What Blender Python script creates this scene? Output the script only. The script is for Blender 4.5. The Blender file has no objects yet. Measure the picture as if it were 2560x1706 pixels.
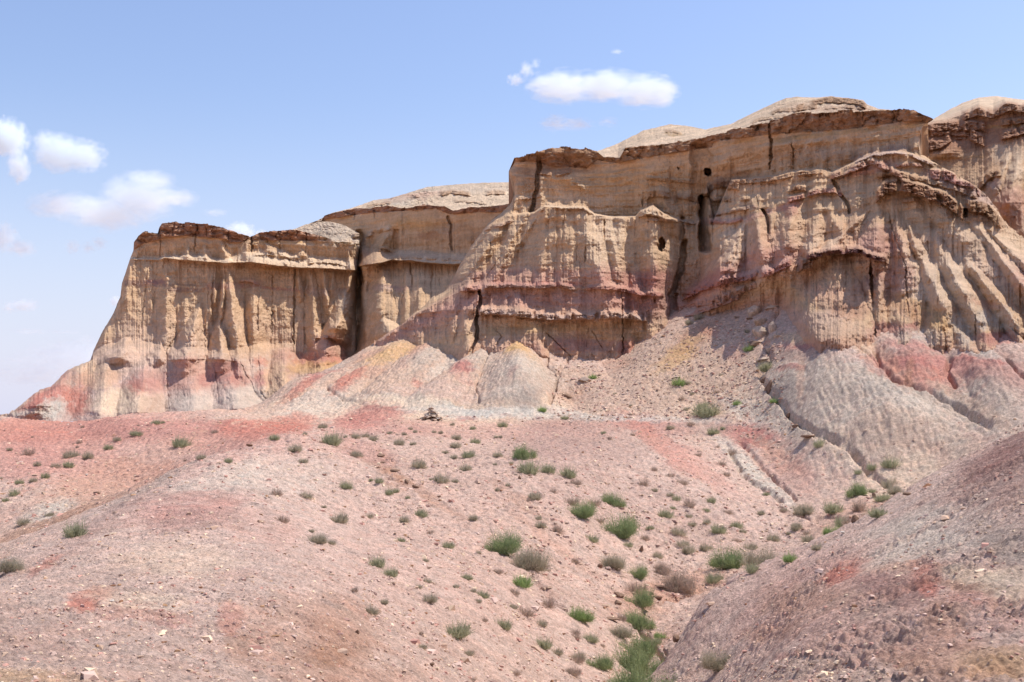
import bpy, math, random, time
import numpy as np
T0 = time.time()
R = math.radians
sc = bpy.context.scene
# ------------------------------------------------------------------ camera
FPX = 2745.0                     # focal length in pixels of the 2560 px wide photograph
HOR = 1060.0                     # row of the horizon
PITCH = math.atan((HOR - 853.0) / FPX)
cam = bpy.data.cameras.new('camera'); camo = bpy.data.objects.new('camera', cam)
sc.collection.objects.link(camo); sc.camera = camo
cam.sensor_width = 36.0; cam.lens = 36.0 * FPX / 2560.0
cam.clip_start = 0.1; cam.clip_end = 60000.0
camo.location = (0, 0, 0); camo.rotation_euler = (R(90) + PITCH, 0, 0)
# ------------------------------------------------------------------ sky and sun
SUN_EL, SUN_AZ = R(61), R(18)    # azimuth: from +X (right) towards +Y (away)
sd = (math.cos(SUN_EL) * math.cos(SUN_AZ), math.cos(SUN_EL) * math.sin(SUN_AZ), math.sin(SUN_EL))
w = bpy.data.worlds.new('World'); sc.world = w; w.use_nodes = True
nt = w.node_tree; nt.nodes.clear()
sky = nt.nodes.new('ShaderNodeTexSky'); sky.sky_type = 'NISHITA'; sky.sun_disc = False
sky.sun_elevation = SUN_EL; sky.sun_rotation = math.pi / 2 - SUN_AZ
sky.altitude = 1000; sky.air_density = 1.5; sky.dust_density = 1.6; sky.ozone_density = 3.0
bg = nt.nodes.new('ShaderNodeBackground'); bg.inputs['Strength'].default_value = 0.13
wo = nt.nodes.new('ShaderNodeOutputWorld')
# the air low over the plain is whitish rather than yellow
geo = nt.nodes.new('ShaderNodeTexCoord'); sep = nt.nodes.new('ShaderNodeSeparateXYZ'); nt.links.new(geo.outputs['Generated'], sep.inputs[0])
mr_ = nt.nodes.new('ShaderNodeMapRange'); mr_.interpolation_type = 'SMOOTHSTEP'; mr_.inputs[1].default_value = -0.02; mr_.inputs[2].default_value = 0.30; mr_.inputs[3].default_value = 0.85; mr_.inputs[4].default_value = 0.0
nt.links.new(sep.outputs['Z'], mr_.inputs[0])
mxs = nt.nodes.new('ShaderNodeMix'); mxs.data_type = 'RGBA'; mxs.inputs[7].default_value = (4.2, 4.85, 5.7, 1); nt.links.new(mr_.outputs[0], mxs.inputs[0]); nt.links.new(sky.outputs[0], mxs.inputs[6])
tint = nt.nodes.new('ShaderNodeVectorMath'); tint.operation = 'MULTIPLY'; tint.inputs[1].default_value = (1.0, 0.91, 1.0); nt.links.new(mxs.outputs[2], tint.inputs[0])
nt.links.new(tint.outputs[0], bg.inputs[0]); nt.links.new(bg.outputs[0], wo.inputs[0])
sun = bpy.data.lights.new('sun', 'SUN'); sun.energy = 3.6; sun.angle = R(0.5); sun.color = (1.0, 0.965, 0.915)
suno = bpy.data.objects.new('sun', sun); sc.collection.objects.link(suno)
from mathutils import Vector, Matrix
suno.rotation_euler = Vector(sd).to_track_quat('Z', 'Y').to_euler()
sc.view_settings.view_transform = 'Standard'; sc.view_settings.look = 'None'
sc.view_settings.gamma = 1.0; sc.view_settings.use_curve_mapping = False
sc.view_settings.exposure = 0.43
sc.cycles.max_bounces = 6; sc.cycles.diffuse_bounces = 3; sc.cycles.volume_bounces = 6
sc.cycles.transparent_max_bounces = 8

# ------------------------------------------------------------------ mapping between photo points and directions
cP, sP = math.cos(PITCH), math.sin(PITCH)
def tan_xy(X, Y):
    a = (np.asarray(X, float) - 1280.0) / FPX; b = -(np.asarray(Y, float) - 853.0) / FPX
    yy = cP - b * sP; zz = sP + b * cP
    return a / yy, zz / yy
def px_xy(tx, tz):
    den = cP + tz * sP
    b = (tz * cP - sP) / den
    yy = cP - b * sP
    return 1280.0 + tx * yy * FPX, 853.0 - b * FPX
# ------------------------------------------------------------------ noise
def _h(ix, iy, s):
    h = (ix.astype(np.uint32) * np.uint32(374761393) + iy.astype(np.uint32) * np.uint32(668265263) + np.uint32(s * 1442695041 & 0xffffffff))
    h = (h ^ (h >> np.uint32(13))) * np.uint32(1274126177)
    h = (h ^ (h >> np.uint32(16))) * np.uint32(2246822519)
    return h ^ (h >> np.uint32(15))
def noise(x, y, s=0):
    x = np.asarray(x, np.float32); y = np.asarray(y, np.float32)
    fx = np.floor(x); fy = np.floor(y); ix = fx.astype(np.int64); iy = fy.astype(np.int64)
    x = x - fx; y = y - fy
    u = x * x * x * (x * (x * 6 - 15) + 10); v = y * y * y * (y * (y * 6 - 15) + 10)
    def g(i, j):
        a = _h(ix + i, iy + j, s).astype(np.float32) * np.float32(6.2831853 / 4294967296.0)
        return np.cos(a) * (x - i) + np.sin(a) * (y - j)
    a = g(0, 0); b = g(1, 0); c = g(0, 1); d = g(1, 1)
    a += (b - a) * u; c += (d - c) * u
    return (a + (c - a) * v) * 1.5          # about -1..1
def fbm(x, y, s=0, o=4, g=0.5, l=2.03):
    r = 0; a = 1.0; t = 0
    for k in range(o):
        r = r + a * noise(x, y, s + k * 17); t += a; a *= g; x = x * l + 13.7; y = y * l + 7.1
    return r / t
def ridged(x, y, s=0, o=3, g=0.5, l=2.03):
    r = 0; a = 1.0; t = 0
    for k in range(o):
        r = r + a * (1 - 2 * np.abs(noise(x, y, s + k * 17))); t += a; a *= g; x = x * l + 3.7; y = y * l + 7.1
    return r / t
def cells(x, y, s=0):
    """distance to nearest and second nearest jittered point, and a value per cell"""
    x = np.asarray(x, np.float32); y = np.asarray(y, np.float32)
    fx = np.floor(x); fy = np.floor(y); f1 = np.full(x.shape, 9., np.float32); f2 = f1.copy(); cv = f1 * 0
    for i in (-1, 0, 1):
        for j in (-1, 0, 1):
            cx = (fx + i).astype(np.int64); cy = (fy + j).astype(np.int64)
            hx = _h(cx, cy, s).astype(np.float32) / 4294967296.0; hy = _h(cx, cy, s + 5).astype(np.float32) / 4294967296.0
            d = np.hypot(cx + hx - x, cy + hy - y).astype(np.float32)
            m = d < f1
            f2 = np.where(m, f1, np.minimum(f2, d)); f1 = np.where(m, d, f1); cv = np.where(m, hx, cv)
    return f1, f2, cv
def sm(e0, e1, x):
    t = np.clip((x - e0) / (e1 - e0), 0, 1); return t * t * (3 - 2 * t)
# ------------------------------------------------------------------ enlargements the coordinates below were read from
def ZM(ox, oy, s): return lambda pts: [(ox + p[0] / s, oy + p[1] / s) + tuple(p[2:]) for p in pts]
A = ZM(0, 480, 2.6133); B = ZM(700, 400, 2.3067); Cc = ZM(1150, 320, 2.5286); Dd = ZM(1660, 200, 2.6133)
E = ZM(1660, 600, 2.6133); A3 = ZM(560, 540, 5.2275); T1 = ZM(600, 780, 3.9217); T2 = ZM(1000, 780, 3.9217)
G1 = ZM(0, 1000, 2.221); G2 = ZM(800, 1000, 2.2214); G3 = ZM(1300, 1000, 2.2214); G4 = ZM(1860, 1100, 2.587)
ZS = {'A': (A, 2.6133), 'B': (B, 2.3067), 'C': (Cc, 2.5286), 'D': (Dd, 2.6133), 'E': (E, 2.6133), 'A3': (A3, 5.2275),
      'T1': (T1, 3.9217), 'T2': (T2, 3.9217), 'G1': (G1, 2.221), 'G2': (G2, 2.2214), 'G3': (G3, 2.2214), 'G4': (G4, 2.587), 'P': (lambda p: [tuple(q) for q in p], 1.0)}
# ------------------------------------------------------------------ albedo palette (linear)
def rgb(r, g, b): return np.array([(c / 255.0 / 12.92 if c / 255.0 <= .04045 else ((c / 255.0 + .055) / 1.055) ** 2.4) for c in (r, g, b)], np.float32)
COL = dict(sand=rgb(214, 178, 140), sandl=rgb(222, 194, 162), ochre=rgb(204, 160, 104), pink=rgb(202, 154, 132), pinkl=rgb(202, 172, 154),
           red=rgb(190, 118, 98), rose=rgb(184, 124, 110), mauve=rgb(166, 132, 118), grey=rgb(190, 170, 150), greyw=rgb(202, 185, 165), dgrey=rgb(156, 140, 126),
           cap=rgb(172, 128, 100), capl=rgb(174, 134, 100), rust=rgb(162, 116, 86), purple=rgb(130, 88, 80), white=rgb(200, 190, 174), orange=rgb(188, 142, 116), salmon=rgb(196, 148, 130), dcap=rgb(98, 68, 56), tan=rgb(196, 164, 138))
def paint(c, X, Y, sx, items, d=None, brk=None):
    """items: (zoom, x, y, rx, ry, colour, strength[, angle[, dmin, dmax]]) - patches of differently coloured clay"""
    for it in items:
        z, x, y, rx, ry, col, st = it[:7]; ang = R(it[7]) if len(it) > 7 else 0.0
        f, s = ZS[z]; (px, py), = f([(x, y)]); rx = rx / s; ry = ry / s
        dx = X - px; dy = Y - py
        if ang: ca, sa = math.cos(ang), math.sin(ang); dx, dy = dx * ca + dy * sa, -dx * sa + dy * ca
        q = (dx / rx) ** 2 + (dy / ry) ** 2
        k = st * (1 - sm(0.25, 1.9, q if brk is None else q * (1 + .9 * brk)))
        if brk is not None: k = k * np.clip(.9 + .5 * brk, 0, 1)
        if len(it) > 9: k = k * ((d > it[8]) & (d < it[9]))
        if not k.any(): continue
        c += (COL[col] - c) * k[..., None]
    return c
# ------------------------------------------------------------------ materials
def earth_mat(name, fine=1.0, grain=0.5, bump=0.6, scale=1.0, speck=0.0, streak=0.0):
    m = bpy.data.materials.new(name); m.use_nodes = True; n = m.node_tree.nodes; l = m.node_tree.links
    b = n['Principled BSDF']; b.inputs['Roughness'].default_value = 0.95; b.inputs['Specular IOR Level'].default_value = 0.15
    at = n.new('ShaderNodeAttribute'); at.attribute_name = 'albedo'
    tc = n.new('ShaderNodeTexCoord')
    def nz(sc_, det=5, rough=0.6, vec=None):
        k = n.new('ShaderNodeTexNoise'); k.inputs['Scale'].default_value = sc_; k.inputs['Detail'].default_value = det; k.inputs['Roughness'].default_value = rough
        l.new(vec or tc.outputs['Object'], k.inputs['Vector']); return k
    def mr(src, a, b_, c, d):
        k = n.new('ShaderNodeMapRange'); k.inputs[1].default_value = a; k.inputs[2].default_value = b_; k.inputs[3].default_value = c; k.inputs[4].default_value = d
        l.new(src, k.inputs[0]); return k.outputs[0]
    def mul(a, b_):
        k = n.new('ShaderNodeMath'); k.operation = 'MULTIPLY'; l.new(a, k.inputs[0]); l.new(b_, k.inputs[1]); return k.outputs[0]
    n1 = nz(1.3 * scale, 6); n2 = nz(9.0 * scale, 6, 0.7)
    v = mul(mr(n1.outputs[0], 0.3, 0.7, 1 - .16 * fine, 1 + .14 * fine), mr(n2.outputs[0], 0.3, 0.7, 1 - .16 * fine, 1 + .14 * fine))
    if streak:
        mp = n.new('ShaderNodeMapping'); mp.inputs['Scale'].default_value = (2.2, 2.2, 0.45); l.new(tc.outputs['Object'], mp.inputs[0])
        n3 = nz(1.0, 6, 0.65, mp.outputs[0]); v = mul(v, mr(n3.outputs[0], 0.3, 0.7, 1 - streak, 1 + streak * .6))
        mp2 = n.new('ShaderNodeMapping'); mp2.inputs['Scale'].default_value = (0.06, 0.06, 2.4); l.new(tc.outputs['Object'], mp2.inputs[0])
        n4 = nz(1.0, 5, 0.7, mp2.outputs[0]); v = mul(v, mr(n4.outputs[0], 0.35, 0.65, 1 - streak, 1 + streak * .6))
    mx = n.new('ShaderNodeVectorMath'); mx.operation = 'SCALE'; l.new(at.outputs['Color'], mx.inputs[0]); l.new(v, mx.inputs['Scale'])
    col = mx.outputs[0]
    if speck:
        for (vs, lo, hi) in ((30.0, .86, 1.12), (13.0, .86, 1.14), (5.0, .88, 1.12)):
            vv_ = n.new('ShaderNodeTexVoronoi'); vv_.inputs['Scale'].default_value = vs; l.new(tc.outputs['Object'], vv_.inputs['Vector'])
            sp_ = n.new('ShaderNodeSeparateColor'); l.new(vv_.outputs['Color'], sp_.inputs[0])
            ms = n.new('ShaderNodeVectorMath'); ms.operation = 'SCALE'; l.new(col, ms.inputs[0]); l.new(mr(sp_.outputs[0], 0, 1, lo, hi), ms.inputs['Scale']); col = ms.outputs[0]
        vo = n.new('ShaderNodeTexVoronoi'); vo.inputs['Scale'].default_value = 7.0 * scale; l.new(tc.outputs['Object'], vo.inputs['Vector'])
        sp = mr(vo.outputs['Distance'], 0.10, 0.2, speck, 0.0)
        mm = n.new('ShaderNodeMix'); mm.data_type = 'RGBA'; mm.inputs[7].default_value = (0.62, 0.52, 0.46, 1); l.new(sp, mm.inputs[0]); l.new(col, mm.inputs[6]); col = mm.outputs[2]
    l.new(col, b.inputs['Base Color'])
    bn = nz(11.0 * scale, 8, 0.75); bu = n.new('ShaderNodeBump'); bu.inputs['Strength'].default_value = bump; bu.inputs['Distance'].default_value = grain / 10.0
    if speck:      # popcorn crust: rounded crumbs with dark joints between them
        vb = n.new('ShaderNodeTexVoronoi'); vb.inputs['Scale'].default_value = 11.0 * scale; vb.inputs['Randomness'].default_value = 1.0
        wv_ = nz(6.0 * scale, 3); av = n.new('ShaderNodeVectorMath'); av.operation = 'MULTIPLY_ADD'; av.inputs[1].default_value = (.06, .06, .06); l.new(wv_.outputs['Color'], av.inputs[0]); l.new(tc.outputs['Object'], av.inputs[2]); l.new(av.outputs[0], vb.inputs['Vector'])
        msk = mr(nz(1.1 * scale, 3).outputs[0], .42, .6, .15, 1.0)
        hv = mul(mr(vb.outputs['Distance'], 0.0, .7, 1.0, 0.0), msk); ad = n.new('ShaderNodeMath'); ad.operation = 'MULTIPLY_ADD'; ad.inputs[1].default_value = .38; l.new(hv, ad.inputs[0]); l.new(bn.outputs[0], ad.inputs[2]); l.new(ad.outputs[0], bu.inputs['Height'])
    else: l.new(bn.outputs[0], bu.inputs['Height'])
    l.new(bu.outputs[0], b.inputs['Normal'])
    return m
M_CLIFF = earth_mat('eroded clay cliff', 1.0, 3.0, 0.8, 0.38, 0, 0.075)
M_GROUND = earth_mat('popcorn clay ground', 0.9, 0.75, 0.9, 1.6, 0.35, 0)
M_HILL = earth_mat('gravelly hill', 1.3, 3.5, 1.0, 0.30, 0.3, 0)
def flat_mat(name, col, rough=0.9, var=0.25, sc_=6.0, bump=0.4, trans=0.0):
    m = bpy.data.materials.new(name); m.use_nodes = True; n = m.node_tree.nodes; l = m.node_tree.links
    b = n['Principled BSDF']; b.inputs['Roughness'].default_value = rough; b.inputs['Specular IOR Level'].default_value = 0.2
    tc = n.new('ShaderNodeTexCoord'); k = n.new('ShaderNodeTexNoise'); k.inputs['Scale'].default_value = sc_; k.inputs['Detail'].default_value = 6
    l.new(tc.outputs['Object'], k.inputs['Vector'])
    r = n.new('ShaderNodeValToRGB'); c = np.array(col)
    r.color_ramp.elements[0].position = .3; r.color_ramp.elements[1].position = .7
    r.color_ramp.elements[0].color = (*(c * (1 - var)), 1); r.color_ramp.elements[1].color = (*np.minimum(c * (1 + var), 1), 1)
    l.new(k.outputs[0], r.inputs[0]); l.new(r.outputs[0], b.inputs['Base Color'])
    if bump:
        bu = n.new('ShaderNodeBump'); bu.inputs['Strength'].default_value = bump; bu.inputs['Distance'].default_value = .03
        l.new(k.outputs[0], bu.inputs['Height']); l.new(bu.outputs[0], b.inputs['Normal'])
    return m
# ------------------------------------------------------------------ mesh from grid
def grid_mesh(name, P, col, mat, smooth=True):
    ny, nx = P.shape[:2]; me = bpy.data.meshes.new(name)
    me.vertices.add(nx * ny); me.vertices.foreach_set('co', np.ascontiguousarray(P, np.float32).ravel())
    i = np.arange(ny - 1)[:, None] * nx + np.arange(nx - 1)[None, :]
    q = np.stack([i, i + nx, i + nx + 1, i + 1], -1).reshape(-1, 4).astype(np.int32)
    me.loops.add(q.size); me.polygons.add(len(q))
    me.loops.foreach_set('vertex_index', q.ravel()); me.polygons.foreach_set('loop_start', np.arange(0, q.size, 4, dtype=np.int32))
    me.polygons.foreach_set('use_smooth', np.full(len(q), smooth))
    at = me.color_attributes.new('albedo', 'FLOAT_COLOR', 'POINT')
    c = np.ones((nx * ny, 4), np.float32); c[:, :3] = np.clip(col.reshape(-1, 3), 0.005, .9); at.data.foreach_set('color', c.ravel())
    me.update(); me.materials.append(mat)
    o = bpy.data.objects.new(name, me); sc.collection.objects.link(o); return o
def tri_mesh(name, V, F, mat, smooth=False, mi=None):
    me = bpy.data.meshes.new(name); V = np.asarray(V, np.float32); F = np.asarray(F, np.int32); k = F.shape[1]
    me.vertices.add(len(V)); me.vertices.foreach_set('co', V.ravel()); me.loops.add(F.size); me.polygons.add(len(F))
    me.loops.foreach_set('vertex_index', F.ravel()); me.polygons.foreach_set('loop_start', np.arange(0, F.size, k, dtype=np.int32))
    me.polygons.foreach_set('use_smooth', np.full(len(F), smooth))
    if mi is not None: me.polygons.foreach_set('material_index', np.asarray(mi, np.int32))
    me.update()
    for m in (mat if isinstance(mat, (list, tuple)) else [mat]): me.materials.append(m)
    return me
def link(name, me, parent=None):
    o = bpy.data.objects.new(name, me); sc.collection.objects.link(o)
    if parent: o.parent = parent
    return o
def structure(o): o['kind'] = 'structure'; return o
def ip(X, pts):
    p = sorted(pts); return np.interp(X, [a[0] for a in p], [a[1] for a in p])

# ------------------------------------------------------------------ features on a cliff: cones, cracks, slabs
def cones(X, Y, items, soft=.16, hold=False, alim=2.4):
    r = np.zeros(X.shape, np.float32)
    for (z, ax, ay, bx, by, w0, w1, amp) in items:
        f, s = ZS[z]; (ax, ay), (bx, by) = f([(ax, ay), (bx, by)]); w0 /= s; w1 /= s
        t = (Y - ay) / (by - ay)
        wd = w0 + (w1 - w0) * np.clip(t, 0, 1.6)
        s_ = (X - (ax + (bx - ax) * t)) / wd
        near_ = (np.abs(s_) < 1.4) & (t > -.05) & (t < 2.2)
        if not near_.any(): continue
        ci = np.where(near_.any(0))[0]; a_, b_ = ci[0], ci[-1] + 1; s_ = s_[:, a_:b_]; t = t[:, a_:b_]; sdv = int(ax * 3 + ay) % 991
        hw = np.clip(wd[:, a_:b_] / 34.0, .35, 1.6); ampe = np.minimum(amp, alim * wd[:, a_:b_] * .042 * (1.0 if not hold else .85) + .15)
        p = 1.0 + soft - np.sqrt(s_ * s_ + soft * soft) + np.clip(1.1 - np.abs(s_), 0, 1) ** .5 * (.07 * ridged(s_ * 1.6 * hw, t * 4.0, sdv, 3, .6) + .12 * noise(s_ * 1.2, t * 5.0, sdv + 7))
        h = ampe * np.clip(t + 0.03, 0, 1) ** 0.6 * (np.clip(1 - (t - 1) / 1.1, 0, 1) if hold else np.clip(1 - (t - 1) / .5, 0, 1))
        r[:, a_:b_] = np.maximum(r[:, a_:b_], np.where((t > -0.02), h * np.clip(p, 0, 1.2), 0))
    return r
def cracks(X, Y, items):
    r = np.zeros(X.shape, np.float32)
    for it in items:
        z, pts, wd, dep = it[:4]; box = it[4] if len(it) > 4 else 1.0
        f, s = ZS[z]; pts = sorted(f(pts), key=lambda p: p[1]); wd = wd / s
        ys = [p[1] for p in pts]; xs = [p[0] for p in pts]
        big = wd > 6
        a_, b_ = max(0, int(np.searchsorted(X[0], min(xs) - wd * 2 - 12))), int(np.searchsorted(X[0], max(xs) + wd * 2 + 12))
        if b_ <= a_: continue
        x = X[:, a_:b_]; y = Y[:, a_:b_]
        sd_ = int(abs(ys[0]) * 7 + xs[0]) % 997
        xc = np.interp(y, ys, xs) + (2.4 if not big else 5.0) * noise(y / (9.0 if not big else 26.), y * 0 + .5, sd_) + 1.0 * noise(y / 3.5, y * 0 + 9.5, sd_)
        t = (y - ys[0]) / (ys[-1] - ys[0])
        tap = np.clip(1 - np.abs(2 * t - 1) ** (3 if not big else 30), 0, 1) ** .6
        wv = wd * (.30 + .70 * tap) * (.85 + (.45 if not big else .22) * noise(y / (18 if not big else 30), y * 0 + 3.5, sd_ + 3))
        q = np.abs(x - xc) / np.maximum(wv, .3)
        k = sm(-.03, .04, t) * (1 - sm(.96, 1.03, t)) * ((.75 + .4 * noise(y / 14, y * 0 + 7.5, sd_ + 5)) if not big else 1.0) * (.35 + .65 * tap)
        r[:, a_:b_] = np.maximum(r[:, a_:b_], dep * k * (1 - sm(box * .3, 1.0, q)))
    return r
def slabs(X, Y, c, items, nz1):
    r = np.zeros(X.shape, np.float32)
    for (z, pts, th, P, tread, colr, cs) in items:
        f, s = ZS[z]; pts = sorted(f(pts)); x0, x1 = pts[0][0], pts[-1][0]
        yc = ip(X, pts) + nz1 * 3.0
        k = sm(x0 - 4, x0 + 6, X) * (1 - sm(x1 - 6, x1 + 4, X)) * np.clip(0.78 + .65 * nz1, .2, 1.5) * np.clip((noise(X / 19 + P, Y / 40, int(th * 7 + x0) % 99) + .62) * 2.2, .12, 1)
        dy = Y - yc
        prof = sm(-tread, 0, dy) ** 1.5 * (1 - sm(th - 1, th + 2.5, dy))
        r = np.maximum(r, P * k * prof)
        if colr:
            kc = cs * (sm(-tread * .7, 0, dy) * .6 + .4 * sm(-2, 1, dy)) * (1 - sm(th, th + 2, dy)) * np.clip(k * 1.6, 0, 1)
            c += (COL[colr] - c) * kc[..., None]
    return r
def cliff_sheet(name, X0, X1, step, hor, rows, seg_col, cone=(), crack=(), slab=(), hole=(), patches=(), back=14.0, flute=1.0, strata=1.0, bands=(), jag=2.0, edge=None, mat=None, seed=1, rough=1.0, capseg=0, bound=None, cone_gain=1.4, capg=1.5, merge=False, xwarp=None, lump=.4, alim=4.0):
    nx = int((X1 - X0) / step) + 1; Xs = np.linspace(X0, X1, nx)
    Ys, Ds = [], []
    for k, (yp, dp) in enumerate(hor):
        y = ip(Xs, yp); d = ip(Xs, dp)
        if k == 0: y = y + jag * fbm(Xs / 16.0, Xs * 0 + seed, seed, 4, .6) + (jag * 1.5 * (cells(Xs / 26.0, Xs * 0 + .5, seed + 71)[2] - .5) if capseg else 0)
        elif k < len(hor) - 1: y = y + 2.0 * fbm(Xs / 22.0, Xs * 0 + seed + k, seed + k, 4, .6)
        if k: y = np.maximum(y, Ys[-1] + 0.02)
        if 0 < k < len(hor) - 1: d = d + .9 * fbm(Xs / 20.0, Xs * 0 + 4.5, seed + 80 + k, 4, .6) * (1 if k > 1 else .3)
        Ys.append(y); Ds.append(d)
    YY, DD, SG = [], [], []
    for k in range(len(hor) - 1):
        n = rows[k]; t = np.linspace(0, 1, n, endpoint=(k == len(hor) - 2))[:, None]
        YY.append(Ys[k] * (1 - t) + Ys[k + 1] * t); DD.append(Ds[k] * (1 - t) + Ds[k + 1] * t); SG.append(k + t + 0 * Xs)
    Y = np.concatenate(YY).astype(np.float32); D0 = np.concatenate(DD).astype(np.float32); SG = np.concatenate(SG)
    X = np.broadcast_to(Xs, Y.shape).astype(np.float32)
    # metric coordinates
    dref = 120.0
    mx = (X - 1280) / FPX * dref; mz = (HOR - Y) / FPX * D0
    wx = X + 5.0 * fbm(X / 40, Y / 40, seed + 40, 3); wy = Y + 3.0 * fbm(X / 30, Y / 30, seed + 41, 3)
    wx2 = wx + 2.5 * fbm(X / 9, Y / 14, seed + 42, 3)
    # colour by stratum
    c = np.zeros(Y.shape + (3,), np.float32); base = [COL[s] for s in seg_col]
    sgw = SG + 0.12 * fbm(X / 60, Y / 12, seed + 3, 4)
    for i in range(3): c[..., i] = np.interp(sgw, np.arange(len(base)) + .5, [b[i] for b in base])
    if capseg: 
        kc = (SG < capseg - .04); 
        for i in range(3): c[..., i] = np.where(kc, base[0][i], np.where(SG < capseg + .9, base[1][i], c[..., i]))
    # thin strata: alternating tints that follow the level
    zz = mz + 0.5 * fbm(mx / 9, mz / 9, seed + 4, 3)
    sn = .7 * fbm(mx / 60, zz * 1.1, seed + 5, 4, .6)
    dark = np.clip(1.5 * sn, 0, 1)[..., None]; lite = np.clip(-sn, 0, 1)[..., None]
    c = c * (1 - .35 * dark) + (c * np.array([.9, .72, .62])) * (.35 * dark)
    c = c * (1 + .25 * lite)
    for (z, pts, th, colr, cs) in bands:
        f, s = ZS[z]; pts = sorted(f(pts)); yc = ip(X, pts) + 4 * fbm(X / 25, Y / 25, seed + 9, 3); th = th / s
        k = cs * (1 - sm(.6, 1.1, np.abs(Y - yc) / (th / 2))) * sm(pts[0][0] - 12, pts[0][0] + 12, X) * (1 - sm(pts[-1][0] - 12, pts[-1][0] + 12, X))
        c += (COL[colr] - c) * (k * (.7 + .5 * fbm(X / 18, Y / 30, seed + 8, 3)))[..., None]
    c = paint(c, wx + 13 * fbm(X / 22, Y / 22, seed + 21, 5, .6), wy + 13 * fbm(X / 22, Y / 22, seed + 22, 5, .6), 1, patches, None, 1.3 * fbm(X / 12, Y / 10, seed + 23, 4, .65))
    nz1 = .6 * fbm(X / 14, X * 0 + .3, seed + 6, 4, .6) + .9 * fbm(X / 16, Y / 9, seed + 7, 4, .65)
    rel = cone_gain * cones(wx2, wy, cone, .16, merge, alim); conem = sm(.3, 1.2, rel)
    rel += slabs(X, Y, c, slab, nz1)
    rel -= .36 * cracks(X, Y, crack)
    for (z, x, y, rx, ry, dep) in hole:
        f, s = ZS[z]; (x, y), = f([(x, y)]); q = ((wx2 - x) / (rx / s)) ** 2 + ((wy - y) / (ry / s)) ** 2 + .9 * fbm(X / 7, Y / 9, seed + 63, 3)
        rel -= dep * (1 - sm(.5, 1.1, q))
    below = sm(1.0, 1.3, SG) if capseg else 1.0
    fx = mx + .8 * fbm(mx / 3.0, mz / 3.5, seed + 50, 4, .6)
    mod = .45 + .55 * sm(-.25, .35, fbm(mx / 6, mz / 8, seed + 51, 3))
    f1 = ridged(fx * .42, mz * .09, seed + 11, 2, .5); f2 = ridged(fx * 1.3 + 5, mz * .42, seed + 12, 4, .6)
    f3 = ridged(fx * 3.4, mz * 1.1, seed + 20, 3, .6)
    rel += flute * below * mod * (1 - .55 * sm(len(hor) - 2.3, len(hor) - 1.7, SG)) * (0.62 * f1 + 0.26 * f2 + .06 * f3)
    st = fbm(mx / 30 + 1, zz * .55, seed + 13, 4, .6)
    stf = np.clip(1.6 - SG / max(1, len(hor) - 1) * 1.8, .05, 1.0)
    rel += strata * stf * (.16 * np.tanh(3.5 * st) + 0.12 * st) * (.35 + .65 * sm(-.2, .3, fbm(mx / 7, mz / 2, seed + 52, 3)))
    if capseg:
        kcap = 1 - sm(capseg - .1, capseg + .02, SG)
        q1, q2, qv = cells(mx * .55 + .3 * fbm(mx / 1.5, mz, seed + 15, 3), mz * .45 + .2 * fbm(mx, mz, seed + 19, 2), seed + 15)
        q3, q4, qw = cells(mx * 1.4 + .3 * fbm(mx, mz, seed + 15, 3), mz * 1.8, seed + 16)
        rel += kcap * capg * (.6 * (qv - .4) + .9 * (.45 - q1) + .35 * (.5 - q3) + .35 * fbm(mx * .9, mz * 2.5, seed + 16, 4, .6))
        c *= (1 + kcap * .28 * (qw - .5))[..., None]
    gm = np.clip(.25 + .75 * np.maximum(conem, sm(-.1, .3, fbm(mx / 4, mz / 9, seed + 53, 4))) * below + .5 * sm(len(hor) - 2.1, len(hor) - 1.6, SG), .2, 1.1)
    g1, g2, gv = cells(mx * 2.6, mz * 2.4, seed + 14)
    rel += lump * below * (.85 * fbm(mx / 4.5, mz / 2.2, seed + 54, 4, .55) + .5 * np.abs(fbm(mx / 9, mz / 1.6, seed + 55, 3, .5)))
    rel += rough * gm * (.20 * fbm(mx * 1.6, mz * 1.3, seed + 17, 5, .72) + .10 * (.5 - g1))
    rel += rough * gm * .06 * noise(mx * 8, mz * 6, seed + 18)
    if edge is not None:
        for (pts, wd, dep, side) in edge:      # rounded edge at a silhouette: the face turns away from us
            p = sorted(pts, key=lambda q: q[1]); xe = np.interp(Y, [q[1] for q in p], [q[0] for q in p])
            t = np.clip((X - xe) * side / wd, 0, 1)
            rel -= dep * (1 - np.sqrt(1 - (1 - t) ** 2))
    if merge:
        t = np.clip(SG - (len(hor) - 2), 0, 1); gd, gc = ground_seen(X, Y); D = D0 - rel
        D = D + np.maximum(0, gd + .5 - D) * sm(.45, .97, t) + .3 * sm(.6, 1, t)
        tc_ = sm(0.0, .5, t + .12 * fbm(X / 20, Y / 20, seed + 60, 3)); c = c * (1 - tc_[..., None]) + gc * tc_[..., None]
    else: D = D0 - rel
    if xwarp is not None: X = X + xwarp(X, Y)
    tx, tz = tan_xy(X, Y)
    P = np.stack([tx * D, D, tz * D], -1)
    # top goes back
    nb = 7; top = P[0]; tops = []
    for j in range(nb, 0, -1):
        b_ = back * (j / nb) ** 1.4
        q = top.copy(); q[:, 1] += b_; q[:, 0] += b_ * tx[0]; q[:, 2] += -.10 * b_ + .10 * fbm(q[:, 0], q[:, 1], seed + 30, 3) - .35 * (b_ > 0)
        tops.append(q)
    P = np.concatenate([np.array(tops), P]); c = np.concatenate([np.repeat(c[:1], nb, 0), c])
    c *= (1 + .06 * fbm(np.concatenate([np.repeat(X[:1], nb, 0), X]) / 5, np.concatenate([np.repeat(Y[:1], nb, 0), Y]) / 5, seed + 31, 3))[..., None]
    return structure(grid_mesh(name, P, c, mat or M_CLIFF))
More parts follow.
